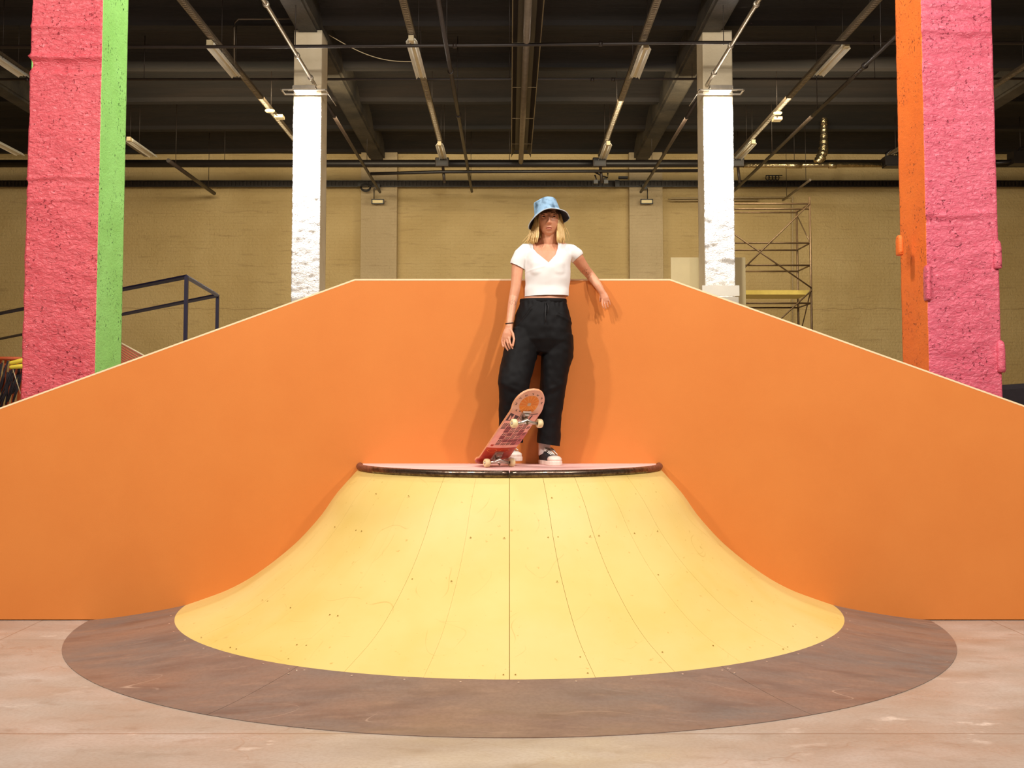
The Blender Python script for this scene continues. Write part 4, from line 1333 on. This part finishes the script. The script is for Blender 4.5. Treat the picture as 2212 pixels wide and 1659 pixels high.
# hand drooping over the wall
body.loft([C(1301.5, 632, -.062), C(1304.5, 638, -.066), C(1307.3, 645, -.070), C(1308.6, 650, -.071)],
          [(.021, .016), (.0245, .0145), (.026, .013), (.023, .010)], n=20, dome=True)
fingers([([(1301.0, 647, -.073), (1300.8, 655, -.080), (1301.8, 660.5, -.083), (1303.3, 665, -.080)], .0064),
         ([(1305.6, 649, -.072), (1306.2, 656.5, -.078), (1307.4, 662, -.079), (1308.6, 666.5, -.076)], .0066),
         ([(1310.2, 648, -.070), (1311.4, 655, -.074), (1312.4, 659.5, -.074), (1313.4, 663.3, -.071)], .0063),
         ([(1314.2, 645, -.068), (1316.2, 650.5, -.070), (1317.2, 654.5, -.069), (1317.8, 658, -.066)], .0056),
         ([(1300.0, 634, -.062), (1297.6, 640, -.056), (1296.4, 646, -.050), (1296.4, 651, -.046)], .0076)])
# legs inside the trousers
body.loft([C(1142, 725, -.16), C(1118, 780, -.21), C(1110, 832, -.27), C(1107, 880, -.25), C(1100, 940, -.22), C(1097, 978, -.22)], [.075, .068, .05, .05, .030, .026], n=20, dome=True)
body.loft([C(1203, 725, -.15), C(1199, 780, -.16), C(1195, 832, -.165), C(1190, 880, -.15), C(1180, 940, -.115), C(1176.5, 984, -.105)], [.075, .068, .05, .05, .030, .026], n=20, dome=True)

# head
HC = C(1185.2, 475.0, -.155)


def g(v, c, s):
    return math.exp(-((v - c) / s) ** 2)


def head_pt(d):
    x, yf, z = d
    X, Y, Z = x * .0690, yf * .092, z * .108
    if z < 0:
        t = -z
        X *= 1 - 0.19 * t ** 1.9 - 0.08 * t ** 6
        if yf > 0: Y *= 1 + 0.02 * t
        else: Y *= 1 - 0.35 * t ** 1.3
    if z > 0.1: X *= 1 + 0.05 * (z - .1)
    if yf > 0:
        fr = min(1, yf * 1.6)
        # face plane
        Y = Y * (1 - 0.04 * fr)
        zz_ = Z
        dn = 0
        nw = .0085 + .004 * g(zz_, -.030, .012)
        ramp_ = max(0, min(1, (.022 - zz_) / .050)) if zz_ > -.033 else max(0, 1 - (-.033 - zz_) / .010)
        dn += .021 * ramp_ * math.exp(-(X / nw) ** 2)
        dn += .004 * g(zz_, -.031, .006) * (g(X, .011, .005) + g(X, -.011, .005))
        dn -= .0105 * g(zz_, .010, .012) * (g(X, .031, .014) + g(X, -.031, .014))
        dn += .005 * g(zz_, .030, .010) * (g(X, .026, .020) + g(X, -.026, .020))
        dn += .004 * g(zz_, -.022, .016) * (g(X, .040, .014) + g(X, -.040, .014))
        dn += .0065 * g(zz_, -.0585, .0050) * math.exp(-(X / .019) ** 4)
        dn += .0070 * g(zz_, -.0700, .0048) * math.exp(-(X / .016) ** 4)
        dn -= .0045 * g(zz_, -.0640, .0018) * math.exp(-(X / .022) ** 4)
        dn -= .003 * g(zz_, -.066, .010) * (g(X, .028, .005) + g(X, -.028, .005))
        dn -= .004 * g(zz_, -.080, .005) * math.exp(-(X / .018) ** 2)
        dn += .007 * g(zz_, -.096, .010) * math.exp(-(X / .022) ** 2)
        Y += dn * fr
    return Vector((X, -Y, Z))


hm = MB()
NU, NV = 120, 90
rr_ = []
for j in range(NV + 1):
    ph = -PI / 2 + PI * j / NV
    ring = []
    for i in range(NU):
        th = 2 * PI * i / NU
        d = (math.cos(ph) * math.sin(th), math.cos(ph) * math.cos(th), math.sin(ph))
        ring.append(body.bm.verts.new(HC + head_pt(d)))
    rr_.append(ring)
for A, B in zip(rr_, rr_[1:]):
    for i in range(NU):
        body.bm.faces.new((A[i], A[(i + 1) % NU], B[(i + 1) % NU], B[i]))
hm.bm.free()
EYES = [HC + Vector((sx * .0325, -.0655, .0115)) for sx in (-1, 1)]
for e, sx in zip(EYES, (-1, 1)):
    for zo, rr2 in ((.0062, .0042), (-.0072, .0036)):
        pts = []
        for k in range(9):
            a = -1.15 + 2.3 * k / 8
            pts.append(e + Vector((.0135 * math.sin(a), -.0120 * math.cos(a) - .0008, zo * math.cos(a) ** 0.7)))
        body.loft(pts, [rr2] * 9, n=8, dome=True)
    body.loft([HC + Vector((sx * .064, .0, .010)), HC + Vector((sx * .070, .004, -.005)), HC + Vector((sx * .066, .002, -.022))], [(.006, .012), (.006, .014), (.005, .009)], n=10, dome=True)
M['tattoo'] = mat('tattoo_ink', lin(120, 74, 60), 0.5, var=0.2)
bo = body.build('body', [M['skin'], M['lip'], M['brow'], M['tattoo']], person)
remesh(bo, 0.0024, 2, 0.5)
off = Vector(person.location)
tatL, tatR = C(1108, 656, -.19), C(1264, 588, -.05)
for p in bo.data.polygons:
    c = p.center + off
    l = c - HC
    if l.y < -.05 and abs(l.x) < .05:
        if (l.x / .0205) ** 2 + ((l.z + .0635 + 9 * l.x * l.x) / .0068) ** 2 < 1: p.material_index = 1
        ax = abs(l.x)
        zb_ = .0335 - .010 * max(0, (ax - .036) / .02)
        if .012 < ax < .051 and abs(l.z - zb_) < .0026: p.material_index = 2
    elif (c - tatR).length < .034:
        n_ = noise.noise(c * 95)
        if abs(n_) < .055: p.material_index = 3
    elif (c - tatL).length < .026 and abs(noise.noise(c * 110 + Vector((3, 0, 0)))) < .06: p.material_index = 3
for e in EYES:
    b = MB(); bmesh.ops.create_uvsphere(b.bm, u_segments=24, v_segments=16, radius=.0122)
    bmesh.ops.transform(b.bm, matrix=Matrix.Translation(e), verts=b.bm.verts)
    eo = b.build('eye', M['eyewhite'], person, smooth=True)
    b = MB(); b.lathe([(0, -.0126), (.0040, -.0122), (.0062, -.0108)], e + Vector((0, 0, .0004)), axis='Y', n=16); b.build('iris', M['iris'], eo)


def cut(o, planes, keep_fn, extra=()):
    """split along planes (world point, normal), then drop faces where keep_fn(centre) is false"""
    bm_ = bmesh.new(); bm_.from_mesh(o.data)
    for co, no in planes:
        bmesh.ops.bisect_plane(bm_, geom=bm_.verts[:] + bm_.edges[:] + bm_.faces[:], plane_co=Vector(co) - off, plane_no=no, dist=1e-5)
    dead = [f for f in bm_.faces if not keep_fn(f.calc_center_median() + off)]
    bmesh.ops.delete(bm_, geom=dead, context='FACES')
    bm_.to_mesh(o.data); bm_.free()


def wrinkle(o, fn):
    me = o.data
    ns = [v.normal.copy() for v in me.vertices]
    for v, n in zip(me.vertices, ns):
        v.co += n * fn(v.co + off, n)
    me.update()


# T-shirt
s = MB()
S = [(1181, 652, 49.5, .109, -.144), (1181, 640, 48.5, .106, -.143), (1182, 620, 48.5, .100, -.140), (1183, 602, 49, .107, -.140), (1183.5, 584, 49.5, .112, -.137), (1184, 566, 50, .104, -.131), (1184.5, 551, 50, .092, -.124), (1185, 540, 44, .076, -.118), (1185, 531, 34, .064, -.115), (1185, 524, 24, .055, -.112)]
s.loft([C(a, b_, y) for a, b_, w_, r, y in S], [(w_ / PX, r) for a, b_, w_, r, y in S], n=44, power=2.25)
for sx in (-1, 1):
    c = C(1183 + sx * 20, 582, -.193)
    s.loft([C(1183 + sx * 18, 560, -.165), C(1183 + sx * 19, 574, -.182), C(1183 + sx * 19, 586, -.184), C(1183 + sx * 18, 602, -.168), C(1183 + sx * 17, 618, -.155)], [.056, .064, .065, .062, .056], n=26, dome=True)
s.loft([C(1150, 539, -.112), C(1136, 541, -.114), C(1125, 551, -.120), C(1119, 566, -.128), C(1116, 586, -.136)], [(.040, .044), (.048, .052), (.050, .054), (.049, .053), (.047, .050)], n=24, dome=True)
s.loft([C(1219, 539, -.110), C(1233, 542, -.108), C(1243.5, 552, -.094), C(1250, 563, -.076), C(1259, 577, -.05)], [(.040, .044), (.047, .050), (.048, .051), (.045, .048), (.042, .045)], n=24, dome=True)
so = s.build('t_shirt', M['shirt'], person)
remesh(so, 0.0042, 22, 0.5)


def shirt_w(p, n):
    q = Vector((p.x * 9 + p.z * 5, p.y * 6, p.z * 16 - p.x * 7))
    a = noise.noise(q) * .005
    q2 = Vector((p.x * 20, p.y * 8, p.z * 5))
    low = max(0, min(1, (C(1180, 600, -.13).z - p.z) / .1))
    a += noise.noise(q2) * .004 * low
    # folds below the bust and from the armpits
    dz2 = p.z - C(1160, 590, -.2).z
    a += .002 * math.exp(-((p.z - (C(1155, 582, -.2).z + (p.x - C(1155, 582, -.2).x) * 0.25)) / .006) ** 2) * (1 if p.x < C(1178, 580, -.2).x else 0)
    return a


wrinkle(so, shirt_w)
LE = [((1151.5, 527), (1152.5, 537)), ((1152.5, 537), (1160, 547)), ((1160, 547), (1184.5, 568.5))]
RE = [((1206, 525), (1205.0, 536)), ((1205.0, 536), (1199.5, 551.5)), ((1199.5, 551.5), (1184.5, 568.5))]
vp = []
for (p0, p1) in LE + RE:
    a, c = C(*p0, -.20), C(*p1, -.20)
    d = (c - a).normalized()
    no = Vector((-d.z, 0, d.x))
    if no.z < 0 and abs(no.z) > .3: no = -no
    cen = C(1185, 540, -.20)
    if (cen - a).dot(no) < 0: no = -no
    vp.append((a, no))
hem0 = C(1131, 641.5, -.14); hem1 = C(1231, 639.5, -.14)
hd = (hem1 - hem0).normalized(); hn = Vector((-hd.z, 0, hd.x))
# sleeve hems
sl0, sl1 = C(1105, 569.5, -.13), C(1133, 582.5, -.13)
sr0, sr1 = C(1254.5, 553, -.08), C(1233, 571.5, -.08)


def side(p, a, n): return (p - a).dot(n)


slo = sl1 - sl0; sln = Vector((-slo.z, 0, slo.x)).normalized()
if sln.z > 0: sln = -sln
sro = sr1 - sr0; srn = Vector((-sro.z, 0, sro.x)).normalized()
if srn.x < 0: srn = -srn
armx_l, armx_r = C(1133.5, 590, -.13).x, C(1234.5, 590, -.1).x
znk = C(1185, 528.5, -.11).z


def keep(c):
    if side(c, hem0, hn) < 0: return False
    if c.x < armx_l and side(c, sl0, sln) > 0 and c.z > C(1110, 640, -.13).z: return False
    if c.x > armx_r and side(c, sr0, srn) > 0 and c.z > C(1110, 625, -.13).z: return False
    if c.y < -.10 and all(side(c, a, n) > 0 for a, n in vp): return False
    if c.y >= -.10 and c.z > znk + .0: return False if (Vector((c.x - HC.x, 0)).length < .0 + .075) else True
    return True


cut(so, vp + [(hem0, hn), (sl0, sln), (sr0, srn), ((armx_l, 0, 0), Vector((1, 0, 0))), ((0, 0, znk), Vector((0, 0, 1)))], keep)
md = so.modifiers.new('thick', 'SOLIDIFY'); md.thickness = .0022; md.offset = -1

# trousers
t_ = MB()
Hh = [(1173.5, 641, 49, .106, -.142), (1173.5, 650, 49.5, .110, -.145), (1173.5, 665, 54, .120, -.150), (1173, 685, 60, .132, -.155), (1171, 710, 64, .138, -.158), (1170.5, 735, 68, .135, -.160), (1170, 750, 66, .115, -.160), (1168, 765, 54, .090, -.165)]
t_.loft([C(a, b_, y) for a, b_, w_, r, y in Hh], [(w_ / PX, r) for a, b_, w_, r, y in Hh], n=44, power=2.3)
LL = [(1136, 722, 34, .115, -.165), (1128, 750, 37, .115, -.185), (1124, 768, 37, .112, -.20), (1119, 785, 36.5, .108, -.220), (1112, 812, 35.5, .102, -.255), (1109.5, 830, 34.5, .098, -.270), (1110.5, 852, 32.5, .094, -.262), (1109, 885, 31, .090, -.235), (1106, 915, 29, .088, -.21), (1103.5, 950, 27, .086, -.20), (1103, 975, 26, .085, -.20)]
RL = [(1206, 722, 33, .112, -.158), (1204, 750, 35.5, .110, -.160), (1203, 768, 35, .108, -.162), (1199.5, 790, 31, .104, -.165), (1195, 828, 29, .098, -.168), (1191, 863, 27, .094, -.158), (1188, 900, 26, .090, -.145), (1186.5, 932, 25.5, .088, -.135), (1184.5, 960, 25.2, .087, -.130), (1184, 980, 25, .086, -.13)]
for LG in (LL, RL):
    t_.loft([C(a, b_, y) for a, b_, w_, r, y in LG], [(w_ / PX, r) for a, b_, w_, r, y in LG], n=36)
to = t_.build('trousers', M['trouser'], person)
remesh(to, 0.0055, 5, 0.5)
kneeL, hip0 = C(1106, 835, -.3), C(1170, 700, -.2)


def tr_w(p, n):
    a = noise.noise(Vector((p.x * 14, p.y * 10, p.z * 6))) * .006
    a += noise.noise(Vector((p.x * 26 + p.z * 12, p.y * 16, p.z * 22 - p.x * 10))) * .0035
    # crease at the knees
    for kz, kx, sg in ((C(1106, 838, -.3).z, C(1106, 838, -.3).x, 1), (C(1195, 838, -.2).z, C(1195, 838, -.2).x, -1)):
        if abs(p.x - kx) < .13:
            e = (p.z - kz + sg * .35 * (p.x - kx))
            a += (.004 * math.exp(-(e / .014) ** 2) - .003 * math.exp(-((e + .03) / .016) ** 2)) * max(0, 1 - abs(p.x - kx) / .10) * (1 if p.y < -.2 else .3)
    # pocket and fly folds
    a0 = C(1150, 665, -.25); d = Vector((-.62, 0, -.78))
    r = p - a0; al = r.dot(d); pe = abs(r.x * .78 - r.z * .62)
    if 0 < al < .17 and p.y < -.16: a += .006 * math.exp(-(pe / .006) ** 2)
    b0 = C(1222, 690, -.22); d = Vector((.8, 0, -.45)); r = p - b0; al = r.dot(d)
    if -.06 < al < .1 and p.y < -.14: a += .005 * math.exp(-((r.x * .45 + r.z * .8) / .008) ** 2)
    # gathers below the waistband
    zt = C(1174, 655, -.14).z
    if p.z > zt - .05: a += .0015 * math.sin(p.x * 210) * math.exp(-((p.z - zt + .012) / .02) ** 2)
    return a


wrinkle(to, tr_w)
h0, h1 = C(1158.5, 955.5, -.13), C(1209, 963.5, -.13)
hd = (h1 - h0).normalized(); hnr = Vector((-hd.z, 0, hd.x))
hl = C(1103, 956, -.2)
wz_ = C(1174, 647.5, -.14).z
wz2 = C(1174, 657, -.14).z
xm = C(1145, 900, -.15).x


def keep_t(c):
    if c.z > wz_: return False
    if c.x > xm and side(c, h0, hnr) < 0: return False
    if c.x <= xm and c.z < hl.z: return False
    return True


cut(to, [((0, 0, wz_), Vector((0, 0, 1))), (h0, hnr), (hl, Vector((0, 0, 1)))], keep_t)
md = to.modifiers.new('thick', 'SOLIDIFY'); md.thickness = .003; md.offset = -1
# waistband
wbm = MB()
ring0 = []
for i in range(2):
    pass
pts = []
for k in range(48):
    a = 2 * PI * k / 48
    ca, sa = math.copysign(abs(math.cos(a)) ** .88, math.cos(a)), math.copysign(abs(math.sin(a)) ** .88, math.sin(a))
    c0 = C(1173.5, 651.5, -.145)
    pts.append(c0 + Vector((ca * .1475, sa * .1135, 0)))
wbm.loft(pts, [(.0038, .0150)] * 48, n=10, ref=(0, 0, 1), closed=True)
for f in wbm.bm.faces: pass
wbo = wbm.build('waistband', M['band'], person)
wbo.data.materials.clear(); wbo.data.materials.append(M['trouser'])
b = MB(); b.path([C(1178, 653, -.268), C(1179, 662, -.281), C(1178, 680, -.300), C(1179, 696, -.308)], .0028, n=6, ref=(0, 1, 0)); b.path([C(1181, 653, -.268), C(1185, 662, -.281), C(1183, 676, -.298)], .0028, n=6, ref=(0, 1, 0)); b.build('drawstring', M['band'], person)

# wristband
b = MB()
cw = C(1100.6, 698.5, -.238)
ring = [cw + Vector((.0255 * math.cos(a), .0245 * math.sin(a), .003 * math.cos(a))) for a in [2 * PI * k / 24 for k in range(24)]]
b.loft(ring, [.0028] * 24, n=8, closed=True)
b.build('wristband', M['band'], person)

# hat
HB = C(1182.5, 460.0, -.160)          # centre of the band
tilt = Matrix.Rotation(math.radians(-13), 3, 'Y') @ Matrix.Rotation(math.radians(-5), 3, 'X')
hat = MB()
NH = 72
prof_h = [(0.0, .089), (.035, .089), (.060, .087), (.070, .083), (.075, .075), (.079, .050), (.0835, .022), (.0865, 0.0)]
rings = []
for r, h in prof_h:
    ring = []
    for k in range(NH):
        a = 2 * PI * k / NH
        v = Vector((max(r, .0005) * math.sin(a) * .97, -max(r, .0005) * math.cos(a) * 1.10, h))
        v += Vector((0, 0, .003 * math.sin(a * 3 + 1)))
        rings and None
        ring.append(hat.bm.verts.new(HB + tilt @ v))
    rings.append(ring)
for j in range(1, 9):
    t = j / 8
    ring = []
    for k in range(NH):
        a = 2 * PI * k / NH      # a = 0: towards the camera
        fwd = math.cos(a)
        fr = max(0, fwd) ** 1.3
        drop = .066 * (1 - fr) + .014 * fr
        outw = .044 + .014 * fr + .014 * math.exp(-((a - 4.6) / .5) ** 2)
        outw += .010 * math.exp(-((a - 1.75) / .22) ** 2)
        drop -= .012 * math.exp(-((a - 1.75) / .22) ** 2)
        r = .0865 + outw * t
        z = -drop * (t ** 1.15)
        v = Vector((r * math.sin(a) * .97, -r * math.cos(a) * 1.08, z + .003 * math.sin(5 * a + 2) * t))
        ring.append(hat.bm.verts.new(HB + tilt @ v))
    rings.append(ring)
for A, B in zip(rings, rings[1:]):
    for k in range(NH):
        f = hat.bm.faces.new((A[k], B[k], B[(k + 1) % NH], A[(k + 1) % NH])); f.smooth = True
edge_ring = [v.co.copy() for v in rings[-1]]
band_ring = [v.co.copy() for v in rings[7]]
ho = hat.build('bucket_hat', [M['denim'], M['hatin']], person, fix=True)
md = ho.modifiers.new('thick', 'SOLIDIFY'); md.thickness = .003; md.offset = -1; md.material_offset = 1; md.material_offset_rim = 0
M['hatedge'] = mat('pale_hat_binding', lin(206, 222, 236), 0.7, var=0.08)
b = MB(); b.loft(edge_ring, [.0026] * NH, n=8, closed=True); b.build('brim_edge', M['hatedge'], ho)
b = MB(); b.loft([p + (p - HB).normalized() * .001 for p in band_ring], [.0016] * NH, n=6, closed=True); b.build('seam', M['hatedge'], ho)

# hair
rh = random.Random(11)
hb = MB()


def strand(pts, r0, r1, flat=0.45):
    n = 9
    P = []
    for i in range(n):
        t = i / (n - 1) * (len(pts) - 1)
        k = min(int(t), len(pts) - 2); u = t - k
        P.append(pts[k].lerp(pts[k + 1], u))
    # smooth
    for _ in range(2):
        P = [P[0]] + [(P[i - 1] + P[i] * 2 + P[i + 1]) / 4 for i in range(1, n - 1)] + [P[-1]]
    R_ = [(r0 + (r1 - r0) * (i / (n - 1)) ** 1.5) for i in range(n)]
    R_[-1] = r1 * .4
    hb.loft(P, [(r, r * flat) for r in R_], n=8, ref=(0, 1, 0))


for i in range(150):
    u = rh.random()
    jx, jy = rh.uniform(-2.5, 2.5), rh.uniform(-.012, .012)
    # left side of the picture
    x0 = 1159 + 7 * u; yb_ = -.19 + .10 * (1 - u)
    strand([C(x0 + jx * .3, 468 + rh.uniform(-5, 5), yb_ * .6 - .075 + jy * .3), C(1149 + 14 * u + jx * .6, 490, yb_ + jy), C(1144 + 19 * u + jx, 508, yb_ - .012 + jy), C(1139 + 22 * u + jx, 526 + rh.uniform(-8, 5) - 5 * u, yb_ - .022 + jy)], .0052, .002)
for i in range(120):
    u = rh.random()
    jx, jy = rh.uniform(-2, 2), rh.uniform(-.012, .012)
    x0 = 1205 + 5 * u; yb_ = -.20 + .09 * u
    strand([C(x0 + jx * .3, 466 + rh.uniform(-4, 4), yb_ * .6 - .075), C(1205.5 + 11 * u + jx * .6, 485, yb_ + jy), C(1204 + 13 * u + jx, 506, yb_ - .012 + jy), C(1204.5 + 14.5 * u + jx, 523 + rh.uniform(-9, 4), yb_ - .02 + jy)], .0050, .002)
# hair behind the neck and stray locks
for i in range(36):
    u = rh.random()
    strand([C(1164 + 40 * u, 462, -.095), C(1157 + 57 * u, 490, -.082), C(1152 + 66 * u, 512, -.078), C(1149 + 72 * u, 526 + rh.uniform(-3, 3), -.074)], .009, .004)
strand([C(1216, 480, -.12), C(1222, 492, -.12), C(1229, 503, -.12), C(1230, 515, -.12)], .0022, .001)
strand([C(1214, 478, -.12), C(1219, 494, -.12), C(1226, 508, -.12), C(1228, 521, -.12)], .002, .001)
strand([C(1146, 500, -.15), C(1141, 509, -.15), C(1133, 517, -.15), C(1127, 523, -.15)], .0024, .001)
strand([C(1148, 505, -.16), C(1143, 514, -.16), C(1137, 520, -.16), C(1131, 526, -.16)], .002, .001)
hb.build('hair', M['hair'], person, fix=True)
hb = MB()
for i in range(46):
    u = i / 45 + rh.uniform(-.01, .01)
    x = 1165 + 41 * u
    fz = -.235 + .045 * abs(2 * u - 1) ** 2
    strand([C(1185 + (x - 1185) * .6, 441, fz + .04), C(x - .5, 455, fz - .003), C(x + (u - .5) * 4, 460.5 + 4 * abs(2 * u - 1) ** 2 + rh.uniform(-1, 1.5), fz - .005)], .0035, .0015)
for sx, xx in ((-1, 1164), (1, 1206.5)):
    for i in range(12):
        strand([C(xx + rh.uniform(-2, 2), 458, -.19), C(xx + sx * 1 + rh.uniform(-1.5, 1.5), 480, -.185), C(xx + sx * 0 + rh.uniform(-2, 2), 503, -.175), C(xx + rh.uniform(-2, 2), 517, -.16)], .005, .002)
fo = hb.build('fringe', M['fringe'], person, fix=True); fo['label'] = 'hair in front and inside the hat, shade painted in'

# shoes


def shoe(heel, toe, zs, nm, lab):
    d = Vector(toe) - Vector(heel); d.z = 0
    L = d.length; u = d.normalized(); v = Vector((-u.y, u.x, 0)); up = Vector((0, 0, 1))
    H = Vector((heel[0], heel[1], zs))

    def P(a, s_, z): return H + u * (a * L) + v * s_ + up * z
    out = [(0.0, .012), (.015, .024), (.06, .032), (.2, .0345), (.4, .034), (.55, .040), (.7, .047), (.82, .047), (.91, .040), (.965, .028), (.99, .014)]
    ol = [(a, w_) for a, w_ in out] + [(a, -w_) for a, w_ in reversed(out)]
    so_ = MB()
    rings_ = []
    for z, k in ((0, .97), (.004, 1.03), (.024, 1.03), (.028, 1.0)):
        rings_.append([so_.bm.verts.new(P(.5 + (a - .5) * (1 + (k - 1) * .4), w_ * k, z)) for a, w_ in ol])
    for A, B in zip(rings_, rings_[1:]):
        for k in range(len(ol)): so_.bm.faces.new((A[k], A[(k + 1) % len(ol)], B[(k + 1) % len(ol)], B[k]))
    so_.bm.faces.new(rings_[-1]); so_.bm.faces.new(list(reversed(rings_[0])))
    up_ = MB()
    sec = [(.02, .026, .062), (.08, .034, .074), (.18, .037, .078), (.30, .036, .080), (.42, .036, .070), (.54, .039, .058), (.66, .043, .048), (.78, .044, .040), (.88, .040, .034), (.95, .028, .028)]
    pts = [P(a, 0, .02 + h * .42) for a, w_, h in sec]
    up_.loft(pts[:-1], [(w_, h * .56) for a, w_, h in sec[:-1]], n=24, ref=(0, 0, 1), dome=False, power=2.4)
    up_.loft([P(.20, 0, .05), P(.19, 0, .085), P(.18, 0, .100)], [(.034, .040), (.032, .037), (.033, .038)], n=24, ref=tuple(u))
    uo = up_.build(nm, M['shoe'], person, smooth=True); uo['label'] = lab
    so_.build('sole', M['rubber'], uo)
    tc = MB()
    pts = [P(a, 0, .022 + h * .42) for a, w_, h in sec[-3:]] + [P(.972, 0, .0300), P(.985, 0, .029)]
    tc.loft(pts, [(w_ + .002, h * .57 + .001) for a, w_, h in sec[-3:]] + [(.022, .0125), (.011, .006)], n=24, ref=(0, 0, 1), power=2.4)
    tc.build('toe_cap', M['rubber'], uo, smooth=True)
    lc = MB()
    for k in range(5):
        a = .36 + k * .075
        h = .02 + (.080 - (a - .30) * .092) * .98 + .002
        lc.path([P(a + .03, -.024, h - .014), P(a + .01, -.010, h + .000), P(a, .010, h + .000), P(a + .02, .024, h - .014)], .0038, n=6)
        lc.path([P(a - .01, -.024, h - .012), P(a + .01, -.008, h + .003), P(a + .03, .010, h - .001), P(a + .045, .024, h - .014)], .0034, n=6)
    tie = P(.36, 0, .100)
    for s_ in (-1, 1):
        lc.path([tie, tie + v * s_ * .022 + u * .010 + up * .004, tie + v * s_ * .034 + u * .045 - up * .016, tie + v * s_ * .018 + u * .03 - up * .004, tie + u * .005], .0034, n=6)
    lc.path([tie, tie + u * .04 + v * .02 - up * .01, tie + u * .08 + v * .034 - up * .035], .003, n=6)
    lc.build('laces', M['lace'], uo)
    return uo


r_h, r_t = C(1172, 1000, -.055), C(1204, 1003, -.292)
shoe((r_h.x, -.052, 0), (r_t.x, -.295, 0), 1.0005, 'shoe', 'black canvas shoe standing flat, seen whole')
shoe((C(1080, 990, -.2).x, -.150, 0), (C(1120, 990, -.3).x, -.330, 0), 1.030, 'shoe', 'black canvas shoe resting on the board tail')
for (px, yy, lift) in ((1176, -.105, 0), (1094, -.195, .03)):
    b = MB(); p0 = C(px, 985, yy); 
    b.loft([Vector((p0.x, yy - .012, 1.06 + lift)), Vector((p0.x, yy, 1.10 + lift)), Vector((p0.x + .002, yy, 1.20 + lift))], [(.038, .041), (.037, .040), (.040, .042)], n=20)
    b.build('sock', M['sock'], person, smooth=True)
